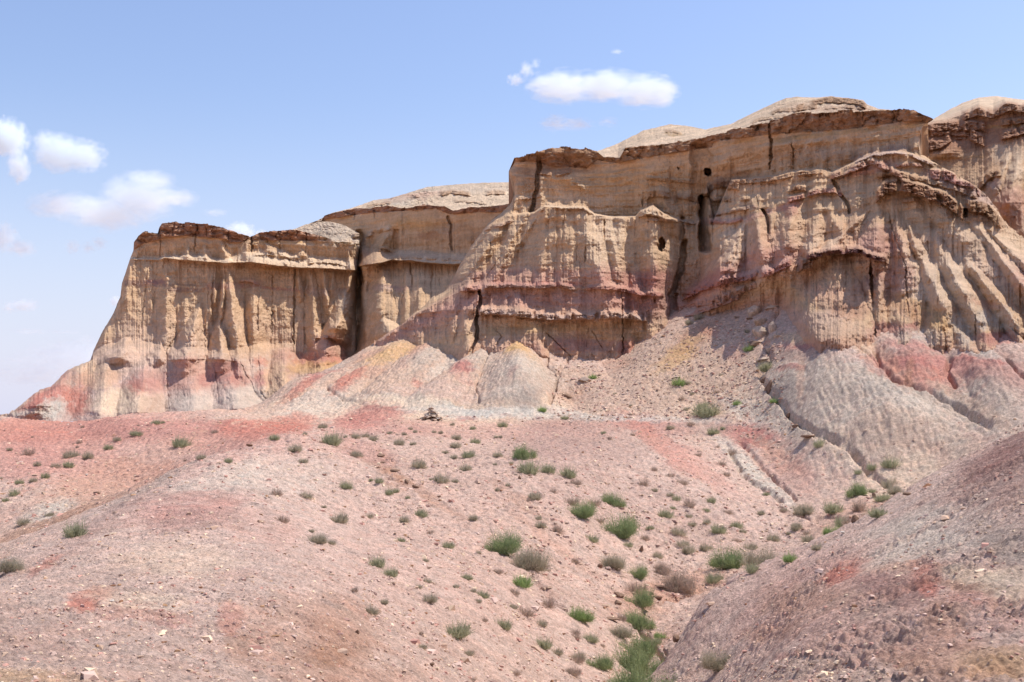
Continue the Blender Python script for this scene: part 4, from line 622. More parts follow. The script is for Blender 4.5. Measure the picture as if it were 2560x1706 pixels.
  ('D',[(700,400),(1100,350),(1700,290)],34,'ochre',.7),('D',[(300,420),(680,390)],26,'ochre',.6),('D',[(700,470),(1200,500),(1600,440)],90,'tan',.5),('D',[(1200,520),(1500,445),(1680,450)],40,'mauve',.45),('D',[(290,660),(440,620),(560,650)],90,'rust',.5),('D',[(290,930),(500,920),(900,800)],46,'pink',.8),('D',[(500,830),(620,830)],30,'mauve',.5),('D',[(1280,1050),(1500,1120),(1600,1180)],90,'pink',.85),('D',[(130,1420),(500,1240),(900,1180)],130,'pink',.9),('D',[(1500,300),(1700,250)],30,'capl',.5),('D',[(1700,600),(2060,740)],60,'rose',.45),('D',[(1900,650),(2150,800)],60,'pinkl',.4)],
 patches=[('C',1080,330,330,90,'ochre',.25),('C',600,220,140,50,'rust',.55),('C',420,330,70,60,'rust',.4),('C',700,1360,160,60,'red',.4),('C',1060,1400,60,60,'red',.6),('C',950,1300,100,70,'rust',.3),('C',1150,1100,120,80,'rose',.5),('C',1270,1150,110,110,'mauve',.5),('C',1240,950,90,70,'rose',.7),('C',1100,980,80,60,'rose',.6),('C',900,920,70,60,'rose',.6),('C',1450,950,90,120,'rust',.35),('C',1400,1010,60,90,'capl',.4),
  ('D',1000,260,400,50,'cap',.5),('D',1500,240,240,40,'cap',.4),('D',420,370,240,40,'cap',.4,-12),('D',100,440,120,30,'cap',.4),('D',830,840,50,60,'rose',.6),('D',1700,900,240,100,'sand',.8),('D',1900,1040,120,60,'mauve',.25),('D',2050,860,120,70,'rust',.6,40),('D',1950,720,240,40,'pinkl',.7,25),('D',1450,640,260,40,'capl',.6),('D',1350,580,160,30,'rose',.6,-15),('D',1420,1050,130,90,'pink',.8),('D',700,1180,200,70,'pink',.85,-25),('D',400,1280,200,60,'rose',.6,-25),('D',560,1250,180,50,'pinkl',.6,-20),('D',250,1480,180,50,'pink',.7,-20),('D',470,1400,170,50,'tan',.6,-30),
  ('D',2000,1150,400,200,'sandl',.6),('D',1750,1280,260,160,'sandl',.6),('E',1850,320,420,140,'sandl',.6),('D',1000,1050,160,60,'sandl',.5),('D',460,1050,90,160,'sandl',.6),('C',880,720,120,200,'sandl',.6),('C',1000,640,80,90,'sandl',.5),('E',1100,200,240,110,'sand',.85),('E',1200,470,120,60,'orange',.7),('E',950,520,220,60,'pinkl',.5),('E',1450,620,120,60,'salmon',.7),('E',1100,580,240,60,'tan',.6),('E',1460,570,100,40,'rose',.6),('E',1620,580,60,40,'rose',.8),('E',1700,480,260,60,'ochre',.6,25),('E',2000,420,240,60,'sandl',.5,30),('E',2200,400,240,80,'sand',.7,30),('E',2080,520,60,60,'greyw',.8),('E',1950,600,60,110,'greyw',.7,-30),('E',2230,540,60,110,'greyw',.7,-30),('E',2150,640,120,40,'rose',.6),('E',2100,420,110,24,'red',.35,15),('E',1650,640,150,60,'greyw',.6),('E',1620,470,140,50,'orange',.5,30),('E',2200,640,110,50,'rose',.6),('E',1550,250,90,90,'salmon',.6),('E',1480,300,50,90,'pink',.5)],
 edge=[(B([(560,1045),(640,985),(800,862),(880,792),(960,742),(1000,682)]) + Cc([(0,868),(70,752),(150,642),(198,592),(285,520),(312,478),(332,440),(338,400),(340,184)]), 12, 2.5, 1)],
 flute=1.0, strata=2.0, lump=.9, alim=2.9, capseg=1, seed=201, back=22, jag=3.6, merge=True, cone_gain=1.15,
 xwarp=lambda X, Y: 26 * np.exp(-((Y - 299) / 9.0) ** 2) * sm(2262, 2306, X) * (1 - sm(2307.5, 2309, X)) - 12 * np.exp(-((Y - 365) / 40.0) ** 2) * sm(2262, 2306, X) * (1 - sm(2307.5, 2340, X)) - 13 * np.exp(-((Y - 430) / 15.0) ** 2) * (1 - sm(1284, 1315, X)) * sm(1278, 1284, X))
print('buttress', round(time.time() - T0, 1))
# right hand end of the overhanging cap: the cliff turns away there
# ---- hill above the buttress
hill2 = [(1440,388),(1493,379),(1545,359),(1610,326),(1675,311),(1719,315),(1762,324),(1828,310),(1882,283),(1937,257)] + Dd([(760,135),(800,118),(870,111),(1000,116),(1090,106),(1160,115),(1250,125),(1300,131),(1325,160),(1400,188),(1480,196),(1560,220),(1640,235)])
cliff_sheet('hill', 1440, 2300, 1.5, [
 (hill2, [(1440,130),(1545,137),(1675,140),(1760,134),(1943,129),(2060,124),(2170,114),(2300,110)]),
 ([(1440,400),(1545,400)] + Cc([(1050,150),(1180,140),(1430,115)]) + Dd([(200,410),(500,335),(700,290),(840,240),(1100,225),(1640,245)]), [(1440,124),(1700,119),(1900,113.5),(2100,108.5),(2300,107)]),
 ], [100], ['sandl'],
 slab=[('D',[(860,215),(870,170),(960,140),(1060,118),(1150,120),(1250,130),(1320,155)],11,1.8,8,'capl',.9),('D',[(700,215),(740,190),(860,185),(1000,165)],7,1.3,8,'capl',.6),('D',[(560,270),(640,245),(700,240),(800,225)],6,1,6,'capl',.5),('D',[(0,330),(60,328),(110,345)],5,.8,6,'capl',.5),('D',[(1050,175),(1180,165),(1300,178)],6,1,8,'capl',.5)],
 patches=[('D',1150,190,200,20,'orange',.4),('D',900,180,100,30,'rust',.35),('D',60,350,70,10,'ochre',.5),('D',300,320,200,30,'sandl',.5,-20)], flute=.3, strata=.7, jag=1.8, seed=240, mat=M_HILL, back=70, rough=2.6)
# ---- far cliff at the right margin
cliff_sheet('cliff', 2255, 2660, 1.5, [
 (Dd([(1550,330),(1640,300),(1750,262),(1850,202),(1950,150),(2050,117),(2170,105),(2260,118),(2352,130),(2600,140)]), [(2255,150),(2400,150),(2660,142)]),
 (Dd([(1550,340),(1700,275),(1850,262),(1980,215),(2060,180),(2150,225),(2230,150),(2352,170),(2600,180)]), [(2255,136),(2400,136),(2660,124)]),
 (Dd([(1550,420),(1700,400),(1850,375),(1960,330),(2080,360),(2200,330),(2352,300),(2600,300)]), [(2255,134),(2400,134.5),(2660,122)]),
 (Dd([(1550,560),(1700,500),(1850,490),(2100,480),(2200,450),(2352,400),(2600,380)]), [(2255,133),(2400,131),(2500,126),(2660,119)]),
 (Dd([(1550,1100),(2000,1100),(2600,1300)]), [(2255,126),(2400,118),(2500,108),(2660,100)]),
 ], [60, 60, 60, 180], ['sandl', 'cap', 'cap', 'sand'],
 cone=[('D',2330,440,2250,800,20,120,4.0),('D',2260,450,2180,720,14,60,2.0),('D',2300,560,2352,1000,30,100,2.0),('D',1900,400,1850,480,60,110,1.6),('D',2400,440,2450,900,20,140,3.0)],
 slab=[('D',[(1700,300),(1850,280),(2000,275),(2100,290)],18,1.6,10,'cap',.8),('D',[(1690,400),(1800,385),(1900,325),(1980,320),(2090,370)],24,2.0,16,'cap',.7),('D',[(1950,215),(2050,180),(2150,200),(2250,150),(2352,160),(2550,160)],20,1.8,12,'cap',.6),('D',[(2200,350),(2352,310),(2550,300)],16,1.5,14,'cap',.6),('D',[(2060,680),(2120,610),(2200,590)],14,1.8,14,'capl',.7),('D',[(2200,270),(2352,250),(2550,250)],12,1.2,8,'capl',.4),('D',[(1700,350),(1850,340),(2000,350)],8,1.0,6,'cap',.4)],
 crack=[('D',[(1660,300),(1680,400),(1700,560)],14,2),('D',[(2130,640),(2200,740),(2210,860)],8,1.2)],
 patches=[('D',1800,560,260,60,'capl',.5),('D',1900,610,200,50,'sand',.5),('D',2300,560,90,120,'sandl',.8),('D',2200,480,60,60,'sandl',.6),('D',2280,820,110,110,'pink',.8),('D',2290,960,110,80,'mauve',.5),('D',2150,680,60,40,'pinkl',.6),('D',2300,380,120,40,'rust',.4),('D',1850,450,180,30,'rust',.5)],
 bands=[('D',[(1700,520),(2100,500)],20,'ochre',.4),('D',[(2080,310),(2352,300)],26,'ochre',.5)], flute=.5, strata=1.4, seed=260, jag=2.0, back=60)
print('cliffs', round(time.time() - T0, 1))
#PART3
# ================================================================== loose things
def rock_mesh(name, seed, mat, flat=1.0, sub=3):
    import bmesh
    rn = np.random.RandomState(seed); bm = bmesh.new(); bmesh.ops.create_icosphere(bm, subdivisions=sub, radius=1.0)
    n = rn.normal(size=(11, 3)); n /= np.linalg.norm(n, axis=1)[:, None]; h = rn.uniform(.62, 1.0, 11)
    for v in bm.verts:
        d = np.array(v.co); d /= np.linalg.norm(d); q = n @ d
        r = min([h[i] / q[i] for i in range(11) if q[i] > .2] + [1.15])
        r *= 1 + .05 * float(noise(np.array([d[0] * 3 + seed]), np.array([d[1] * 3 + d[2] * 2]), seed)[0])
        v.co = Vector(d * r)
    for v in bm.verts: v.co.z *= flat
    me = bpy.data.meshes.new(name); bm.to_mesh(me); bm.free(); me.materials.append(mat)
    return me
M_ROCK = [flat_mat('tan rock', (.46, .34, .25), .9, .3, 3, .8), flat_mat('brown rock', (.23, .14, .09), .9, .35, 3, .8), flat_mat('pale rock', (.62, .54, .45), .9, .2, 3, .6)]
ROCKS = [rock_mesh('rock_form', 11 + k, M_ROCK[m], f) for k, (m, f) in enumerate([(0, .9), (0, .45), (1, .5), (1, .8), (2, .5), (0, .7)])]
def put(name, me, X, Y, wpx, hpx, rz=0, tilt=(0, 0), dmin=0, sink=.25, label=None, cat=None, group=None):
    p = ground_at(X, Y, dmin)
    if p is None: return None
    o = link(name, me); s = wpx / FPX * p.y / 2; sz = hpx / FPX * p.y / 2
    o.scale = (s, s * .9, sz / .7); o.location = p + Vector((0, s * .5, sz * (1 - sink) * .9)); o.rotation_euler = (tilt[0], tilt[1], rz)
    o['label'] = label; o['category'] = cat
    if group: o['group'] = group
    return o
BOULD = [('E',605,490,104,84,0,'large rounded tan boulder at the top of the rocky channel'),('E',640,550,116,60,5,'flat topped boulder resting just below the large rounded tan boulder'),('E',625,640,96,96,0,'tall blocky boulder standing under the flat topped boulder'),('E',645,425,130,46,1,'wide flat slab lying highest in the boulder cluster'),('E',712,460,120,60,1,'tilted slab leaning on the right side of the boulder cluster'),
 ('E',710,355,44,20,2,'small brown slab alone above the boulder cluster'),('E',686,730,52,42,0,'round pale boulder beside the foot of the pedestal slope'),('E',655,790,100,34,1,'long low slab across the channel below the round boulder'),('E',690,1000,66,110,3,'upright brown rock standing in the middle of the channel'),('E',712,590,54,80,0,'narrow block wedged right of the tall blocky boulder'),
 ('E',600,690,110,36,3,'brown ledge block above the small green shrub in the channel'),('E',950,1300,96,40,2,'brown undercut slab in the lower part of the channel'),('E',862,1225,56,24,3,'small brown slab upstream of the undercut slab'),('E',818,1168,44,28,3,'reddish brown block where the channel leaves the grey fan'),('E',565,520,46,26,2,'little dark slab left of the flat topped boulder'),('E',740,640,50,34,5,'small block at the right bottom of the boulder cluster'),
 ('E',760,395,40,26,1,'small slab touching the left edge of the pedestal'),('E',560,470,36,24,0,'small rock left of the large rounded boulder'),('E',655,935,60,40,3,'dark rock at the left bank of the channel beside the upright rock'),
 ('T2',1810,690,150,100,1,'isolated brown outcrop block on the slope below the buttress'),('T2',1640,850,150,60,3,'brown block at the gully mouth below the buttress'),('T2',1950,630,60,22,2,'small dark slab on the edge of the gravel ramp')]
rr = random.Random(4)
for (z, x, y, wd, h, m, lab) in BOULD:
    f, s = ZS[z]; (X, Y), = f([(x, y)])
    put('boulder', ROCKS[m], X, Y, wd / s, h / s, rr.uniform(0, 6), (rr.uniform(-.2, .2), rr.uniform(-.2, .2)), 40, .55, lab, 'boulder', 'boulders along the rocky channel' if z == 'E' else None)
SMALL = [('G2',338,322,44,24,'dark rock on the upper pink slope, left of the round grey shrub'),('G2',415,400,50,18,'flat reddish rock below the dark rock on the upper pink slope'),('G2',530,492,36,24,'chunky red rock among tufts left of the pink slope centre'),('G2',478,466,26,22,'small red rock just above the chunky red rock'),('G2',1110,442,20,22,'single dark red rock below the two big green shrubs'),('G2',660,543,24,16,'small red rock on the pink slope right of the chunky red rock'),
 ('G2',345,352,30,14,'low brown rock between the dark rock and the flat reddish rock'),('G2',620,1480,30,26,'brown rock alone at the bottom of the pink slope'),('G2',205,1300,30,18,'red clod at the lower left of the pink slope'),('G2',415,752,16,12,'tiny dark rock left of the small bright tuft'),('G2',605,940,26,12,'thin dark slab below the two round cushion tufts'),('G2',12,1105,18,12,'red stone at the left edge of the gravel slope'),
 ('G3',800,1055,100,24,'flat rust slab stepping down the gully above the long green thicket'),('G3',550,1095,70,20,'thin rust ledge stone left of the thicket head'),('G3',545,1138,50,22,'rust ledge stone with a dark undercut beside the thicket'),('G3',515,1228,80,22,'long rust ledge stone on the gully bank'),('G3',765,1112,50,30,'blocky rust stone on the right bank near the thicket head'),('G3',870,1350,40,60,'upright rust bank block left of the crusty right mound'),('G3',720,1090,60,16,'thin slab directly above the thicket'),
 ('G3',675,850,26,34,'small upright red rock in the middle of the shrubby slope'),('G3',445,940,26,40,'dark red rock beside the dry shrubs'),('G1',1380,258,40,18,'dark red rock on the crest where the two hills meet'),('G1',480,425,18,14,'pair stone, white, on the orange slope of the left hill'),('G1',945,490,24,16,'dark stone on the crest of the pale mound'),('G1',535,525,50,14,'dark low stone on the orange slope of the left hill'),
 ('G4',1060,360,50,30,'brown lump at the end of the dry stream bed'),('G4',720,530,50,40,'dark brown lump beside the bright green shrub'),('G4',845,375,30,30,'dark red lump left of the leafy shrubs in the ravine'),('G4',1345,215,24,8,'white flat stone on the crest of the dark right mound'),('G4',640,608,30,14,'white flat stone by the foot of the bright green shrub'),('G1',620,1125,24,16,'white pebble beside the red clods on the near mound'),('T1',540,985,14,8,'small pale stone on the path'),('E',1250,908,10,6,'small white stone on the grey fan')]
for (z, x, y, wd, h, lab) in SMALL:
    f, s = ZS[z]; (X, Y), = f([(x, y)]); white = ('white' in lab or 'pale' in lab)
    put('rock', ROCKS[4 if white else rr.choice([2, 3])], X, Y, wd / s, h / s * 1.2, rr.uniform(0, 6), (rr.uniform(-.2, .2), rr.uniform(-.2, .2)), 0, .4, lab, 'rock')
# cairn of flat stones on the saddle
p = ground_at(1080, 1050, 60)
cairn = bpy.data.objects.new('cairn', None); sc.collection.objects.link(cairn); cairn.location = p
cairn['label'] = 'conical cairn of piled flat tan and brown stones on the saddle path'; cairn['category'] = 'cairn'
W = 62 / FPX * p.y / 2; H = 31 / FPX * p.y
for k in range(70):
    t = (k / 70.0) ** 1.15; rad = W * (1 - t) * .95; a = rr.uniform(0, 6.283); r_ = rad * math.sqrt(rr.random())
    o = link('stone', ROCKS[rr.choice([0, 1, 0, 4, 4, 5, 2, 5])], cairn); s = rr.uniform(.10, .26) * (1 - .4 * t)
    o.location = (r_ * math.cos(a) - .12 * t, r_ * math.sin(a) + .2, H * t * (1 - .55 * r_ / (W + .01)) + .04); o.scale = (s * 1.4, s * rr.uniform(.7, 1), s * rr.uniform(.3, .55))
    o.rotation_euler = (rr.uniform(-.5, .5), rr.uniform(-.5, .5), rr.uniform(0, 6))
for k in range(12):
    o = link('stone', ROCKS[rr.choice([2, 4, 1])], cairn); s = rr.uniform(.06, .14); o.location = (-W * rr.uniform(.6, 1.3) if k % 3 else W * rr.uniform(.8, 1.2), rr.uniform(-.5, .4), .03); o.scale = (s * 1.3, s, s * .5); o.rotation_euler = (0, 0, rr.uniform(0, 6))
# ------------------------------------------------------------------ gravel (stuff)
def gravel():
    rs = np.random.RandomState(5); N = 42000
    X = rs.uniform(-60, 2620, N); Y = rs.uniform(1040, 1760, N)
    extra = 9000; X = np.concatenate([X, rs.uniform(1380, 1960, extra)]); Y = np.concatenate([Y, rs.uniform(800, 1050, extra)])
    tx, tz = tan_xy(X, Y); i = np.clip(np.searchsorted(uu, tx), 1, len(uu) - 1)
    P = np.zeros((len(X), 3)); ok = np.zeros(len(X), bool)
    order = np.argsort(i); 
    run = np.maximum.accumulate(GT2, 0)
    for q in order:
        j = np.searchsorted(run[:, i[q]], tz[q])
        if j >= GT2.shape[0] or GD[j, 0] < 4: continue
        d = GD[j, 0] ; P[q] = (uu[i[q]] * d, d, GZ[j, i[q]]); ok[q] = True
    m2 = (P[:, 0] > 3.5) & (P[:, 1] < 33)
    dens = np.where(m2, .25, 1.0); dens = np.where((X < 900) & (P[:, 1] < 50), .5, dens); dens = np.where((X < 900) & (P[:, 1] > 60), .6, dens); dens = np.where((P[:, 1] > 60) & (X > 2000), .15, dens)
    dens *= np.clip(.6 + 1.2 * fbm(P[:, 0] / 3, P[:, 1] / 3, 95, 3), .1, 1)
    ok &= rs.rand(len(X)) < dens
    P = P[ok]; n = len(P); big = (rs.rand(n) < .018) & (P[:, 1] < 60)
    s = P[:, 1] ** .75 * (.0009 + .0036 * rs.rand(n) ** 3.6); s = np.clip(s, .008, .13); s = np.where(big, np.clip(s * rs.uniform(2.0, 4.0, n), .02, .11), s)
    base = np.array([[-1,-1,-.5],[1,-1,-.5],[1,1,-.5],[-1,1,-.5],[-.7,-.6,.6],[.6,-.7,.5],[.7,.6,.6],[-.6,.7,.45]])
    a = rs.uniform(0, 6.28, n); ca, sa = np.cos(a), np.sin(a)
    bv = base[None] * (1 + .3 * rs.normal(size=(n, 8, 3))) * np.stack([s * rs.uniform(.8, 1.5, n), s * rs.uniform(.6, 1, n), s * rs.uniform(.4, .9, n)], -1)[:, None]
    V = np.stack([bv[..., 0] * ca[:, None] - bv[..., 1] * sa[:, None], bv[..., 0] * sa[:, None] + bv[..., 1] * ca[:, None], bv[..., 2]], -1) + P[:, None]
    fq = np.array([[0,3,2,1],[4,5,6,7],[0,1,5,4],[1,2,6,5],[2,3,7,6],[3,0,4,7]])
    F = (fq[None] + np.arange(n)[:, None, None] * 8).reshape(-1, 4)
    me = tri_mesh('gravel', V.reshape(-1, 3), F, M_GRAV)
    at = me.color_attributes.new('albedo', 'FLOAT_COLOR', 'POINT')
    pal = np.array([COL['pinkl'] * 1.1, COL['sandl'] * 1.15, COL['salmon'], COL['tan'], COL['mauve'], COL['capl'], COL['sandl'] * 1.1, COL['rust'] * .8]); pr = [.28, .08, .20, .22, .06, .03, .11, .02]
    cc = pal[rs.choice(8, n, p=pr)] * rs.uniform(.8, 1.15, n)[:, None]
    c4 = np.ones((n, 8, 4), np.float32); c4[..., :3] = cc[:, None]; at.data.foreach_set('color', c4.ravel())
    o = link('gravel', me); o['kind'] = 'stuff'; o['label'] = 'loose pink and pale gravel strewn over the slopes'
M_GRAV = earth_mat('loose stones', .4, .3, .3, 2.0, 0, 0)
gravel()
print('gravel', round(time.time() - T0, 1))
# ------------------------------------------------------------------ shrubs
def leaf_mat(name, col, tr):
    m = bpy.data.materials.new(name); m.use_nodes = True; n = m.node_tree.nodes; l = m.node_tree.links; b = n['Principled BSDF']
    b.inputs['Roughness'].default_value = .75; b.inputs['Specular IOR Level'].default_value = .2
    tc = n.new('ShaderNodeTexCoord'); k = n.new('ShaderNodeTexNoise'); k.inputs['Scale'].default_value = 5; k.inputs['Detail'].default_value = 4; l.new(tc.outputs['Object'], k.inputs['Vector'])
    r = n.new('ShaderNodeValToRGB'); c = np.array(col); r.color_ramp.elements[0].position = .35; r.color_ramp.elements[1].position = .68
    r.color_ramp.elements[0].color = (*(c * .7), 1); r.color_ramp.elements[1].color = (*(c * np.array([1.35, 1.25, 1.3])), 1)
    l.new(k.outputs[0], r.inputs[0]); l.new(r.outputs[0], b.inputs['Base Color'])
    t = n.new('ShaderNodeBsdfTranslucent'); l.new(r.outputs[0], t.inputs[0]); mx = n.new('ShaderNodeMixShader'); mx.inputs[0].default_value = tr
    l.new(b.outputs[0], mx.inputs[1]); l.new(t.outputs[0], mx.inputs[2]); l.new(mx.outputs[0], n['Material Output'].inputs[0])
    return m
LM = {'g': leaf_mat('grey green leaves', (.42, .43, .26), .5), 'o': leaf_mat('olive leaves', (.47, .43, .30), .5), 'd': leaf_mat('dry twigs', (.50, .40, .30), .4), 'b': leaf_mat('fresh green leaves', (.32, .43, .16), .5)}
M_WOOD = flat_mat('weathered wood', (.24, .16, .11), .9, .3, 12, .3)
def blades(rs, n, lobes, L, wd, up=.5, leaf=4, tall=.62):
    """thin upright blades and small leaves growing out of low lobes; unit width"""
    V = []; F = []
    for k in range(n):
        cx, cy, cr, ch = lobes[rs.randint(len(lobes))]
        a = rs.uniform(0, 6.283); r = cr * math.sqrt(rs.rand()) * .7; b = np.array([cx + r * math.cos(a), cy + r * math.sin(a), 0.0])
        el = rs.uniform(.15, 1.5) ** .8; d = np.array([math.cos(a) * math.cos(el), math.sin(a) * math.cos(el), math.sin(el) * up * 2]); d = d + rs.normal(size=3) * .16; d[2] = abs(d[2])
        ln = ch * rs.uniform(.6, 1.15) * L
        tip = b + d * ln; mid = b + d * ln * .55 + np.array([0, 0, .02])
        s = np.cross(d, rs.normal(size=3)); s = s / (np.linalg.norm(s) + 1e-6) * wd
        i = len(V); V += [b - s * .6, b + s * .6, mid + s, mid - s, tip]; F += [(i, i + 1, i + 2), (i, i + 2, i + 3), (i + 3, i + 2, i + 4)]
        for q in range(leaf):
            t = rs.uniform(.35, 1.0); c = b + (tip - b) * t + rs.normal(size=3) * .018; c = c + rs.normal(size=3) * (.02 if leaf < 6 else .035); e1 = rs.normal(size=3); e1 /= np.linalg.norm(e1); e2 = np.cross(e1, rs.normal(size=3)); e2 /= np.linalg.norm(e2)
            i = len(V); lw = max(wd, .0068); V += [c - e1 * lw * 1.6, c + e1 * lw * 1.6 + e2 * lw * .3, c + e2 * lw * 2.2]; F += [(i, i + 1, i + 2)]
    V = np.array(V); F = np.array(F); x = np.percentile(np.abs(V[:, 0]), 97); y = np.percentile(np.abs(V[:, 1]), 97); z = np.percentile(V[:, 2], 99)
    return V * np.array([.5 / x, .42 / y, tall / z]), F
def tuft_mesh(kind, seed, n=420, wide=1.0):
    rs = np.random.RandomState(seed)
    lobes = [(0, 0, .42, .42)] + [(rs.uniform(-.3, .3) * wide, rs.uniform(-.2, .2), rs.uniform(.2, .3), rs.uniform(.3, .42)) for _ in range(rs.randint(2, 5))]
    V, F = blades(rs, n, lobes, .95, .0085, .5, 5, .60); V[:, 0] *= wide; V[:, 2] = np.maximum(V[:, 2] - .02, -.04)
    return tri_mesh('shrub_form', V, F, [LM[kind]])
def stem_mesh(seed, n=26):
    rs = np.random.RandomState(seed); V = []; F = []
    for k in range(n):
        a = rs.uniform(0, 6.283); p = np.array([rs.uniform(-.22, .22), rs.uniform(-.15, .15), -.03]); d = np.array([math.cos(a) * .7, math.sin(a) * .5, .75]); r = .014
        for q in range(4):
            p2 = p + d * .085; d = d + rs.normal(size=3) * .3; r2 = r * .72; i = len(V)
            for (pp, rr_) in ((p, r), (p2, r2)):
                for m in range(3): V.append(pp + np.array([math.cos(m * 2.1) * rr_, math.sin(m * 2.1) * rr_, 0]))
            for m in range(3): F.append((i + m, i + (m + 1) % 3, i + 3 + (m + 1) % 3)); F.append((i + m, i + 3 + (m + 1) % 3, i + 3 + m))
            p, r = p2, r2
    return tri_mesh('stem_form', V, F, [M_WOOD])
def shrub_mesh(kind, seed):
    rs = np.random.RandomState(seed)
    lobes = [(rs.uniform(-.42, .42), rs.uniform(-.28, .28), rs.uniform(.06, .16), rs.uniform(.14, .5)) for _ in range(8)]
    V, F = blades(rs, 900, lobes, .8, .0038, .55, 9, .60); V[:, 2] += .03
    return tri_mesh('shrub_form', V, F, [LM[kind]])
TUFT = {k: [tuft_mesh(k, 50 + 7 * j + ord(k), 380 if k != 'd' else 240, (1.0, 1.0, 1.15, 1.3)[j]) for j in range(4)] for k in 'godb'}
LM['g'] = leaf_mat('green sprawling leaves', (.30, .37, .17), .5)
SHR = {k: [shrub_mesh(k, 90 + 11 * j + ord(k)) for j in range(3)] for k in 'godb'}
STEM = [stem_mesh(31 + k) for k in range(3)]
# photo position of the foot, width, kind; capital letters are sprawling shrubs with bare stems
BUSH = {
'G1': '45,285,40,o 160,312,80,d 205,370,40,o 380,325,95,o 370,378,62,g 310,382,60,o 487,327,55,o 437,243,36,d 430,268,20,d 640,238,50,o 603,275,52,g 755,200,66,g 862,137,50,g 903,132,28,g 765,147,20,d 452,158,24,d 1000,265,92,g 1110,332,50,o 240,435,46,g 185,460,48,o 100,468,48,g 75,538,60,g 20,568,38,g 5,442,24,o 180,213,18,d 390,765,135,g 40,965,150,O 270,650,44,o 130,698,70,o 1265,352,46,g 1185,188,42,d 1030,343,24,d 1520,225,60,g 1690,198,24,o 1640,293,70,o 1690,353,60,o 1525,533,72,d 1700,553,70,o 1575,685,72,d 1725,735,34,o 1755,798,92,o',
'G2': '10,158,50,o 65,253,118,g 200,217,50,o 250,210,40,o 297,230,50,o 140,210,22,o 435,253,55,o 463,197,35,o 500,167,26,o 530,185,26,o 520,253,42,o 385,192,30,o 635,184,26,o 668,192,28,o 735,143,24,o 850,167,34,g 750,223,60,o 757,270,60,o 865,243,52,g 690,300,42,o 740,332,44,o 822,322,72,g 1007,153,56,g 205,323,66,o 550,383,80,o 813,395,64,o 672,463,78,o 620,447,30,o 745,462,42,o 975,214,24,o 1000,212,24,o 990,321,52,o 970,364,26,o 1063,360,28,o 1145,334,138,G 1160,415,128,g 1275,413,80,g 1375,435,98,g 1425,478,64,d 1300,523,52,d 143,500,68,g 328,467,46,g 282,457,24,g 378,535,52,g 417,517,36,g 486,552,28,g 15,602,38,o 105,685,88,o 272,662,46,o 467,682,52,o 562,655,66,g 847,672,50,o 987,510,32,o 1043,482,30,o 1190,557,72,o 1160,572,24,d 1400,588,84,d 610,748,42,d 452,790,42,g 15,795,42,o 67,808,54,o 715,825,68,g 1010,860,205,G 590,900,42,o 880,857,28,o 325,933,92,g 400,985,96,g 815,1000,62,g 595,1018,42,o 550,1053,42,o 600,1128,102,o 755,1047,36,o 935,957,28,d 990,968,54,d 905,1103,70,g 850,1072,32,o 877,1132,38,o 1160,955,215,O 1120,1040,112,b 1085,1088,66,d 185,1072,44,d 352,1137,46,o 285,1193,66,o 1230,713,58,o 1215,668,36,o 1325,743,66,d 1275,1158,84,d 1075,1163,46,o 1145,1208,92,d 1227,1263,60,o 1030,1283,98,g 912,1237,38,d 755,1328,172,g 575,1388,58,o 565,1312,32,d 835,1423,68,o 1235,1383,112,g 1315,1418,62,o 1445,1235,145,B 1420,1328,58,d 1505,1353,82,g 1435,1468,82,d 1405,1538,84,d 1085,1532,62,d 1450,665,165,G 1360,113,42,g 1230,67,52,b 845,1568,40,d',
'G3': '525,595,135,G 410,592,84,d 838,167,42,o 1080,193,62,g 1130,172,28,g 460,192,30,g 500,222,26,d 625,202,28,d 950,147,44,d 990,315,44,d 1100,272,28,d 1180,315,64,d 745,397,38,d 835,433,52,d 1155,427,46,d 1125,373,52,d 695,483,62,d 745,514,38,o 905,473,68,d 830,543,48,o 875,568,54,g 1060,573,52,g 940,603,70,d 810,655,80,g 850,612,32,g 1035,628,42,g 1160,638,48,d 940,658,38,o 1040,693,46,o 950,708,52,o 725,727,42,g 1110,745,105,g 1205,713,64,g 1240,742,38,o 885,758,84,o 900,818,84,o 940,857,72,o 1340,643,42,o 1370,533,38,g 1465,628,46,d 1540,723,52,o 1410,788,58,o 1490,752,26,o 1285,833,68,o 400,795,74,g 555,770,220,G 605,820,54,g 690,783,54,d 520,940,110,O 655,998,95,G 300,910,54,d 445,693,62,d 805,975,98,D 770,882,54,o 1035,843,64,o 1155,948,170,G 1080,1025,115,g 1200,792,42,d 930,1085,185,D 665,1160,140,G 560,1233,64,d 670,1290,140,G 650,1080,130,d 780,1333,64,b 760,1363,56,g 560,1328,110,O 650,1440,180,G 700,1545,240,G 445,1505,128,G 300,1533,84,d 320,1453,78,o 310,1313,58,d 460,1378,42,d 1110,1510,140,O 1350,935,150,O 1290,965,95,g 1510,903,72,b 720,1700,260,G 600,1640,160,G',
'G4': '965,190,108,g 748,223,56,g 840,208,78,g 490,52,84,g 730,368,150,G 835,343,54,g 950,323,130,o 900,400,115,g 985,413,84,o 600,474,145,g 760,463,105,d 870,504,124,g 400,490,135,O 255,467,52,o 565,620,128,B 630,562,95,g 680,572,95,d 110,487,42,o 345,587,72,o 400,617,62,d 410,667,78,o 485,713,78,o 195,657,68,o 290,617,28,o',
'E': '90,964,84,b 285,1165,195,g 255,1099,74,g 485,1084,54,b 555,733,64,b 670,860,92,g 725,1069,54,b 110,1053,42,d 150,1118,42,o 185,1013,30,o 160,948,42,o 350,1003,44,d 375,888,26,o 180,863,38,d 550,613,42,o 235,523,74,o 170,553,52,o 480,518,42,d 360,473,32,g',
'T2': '1885,660,76,b 2265,930,40,o 2105,810,44,o'}
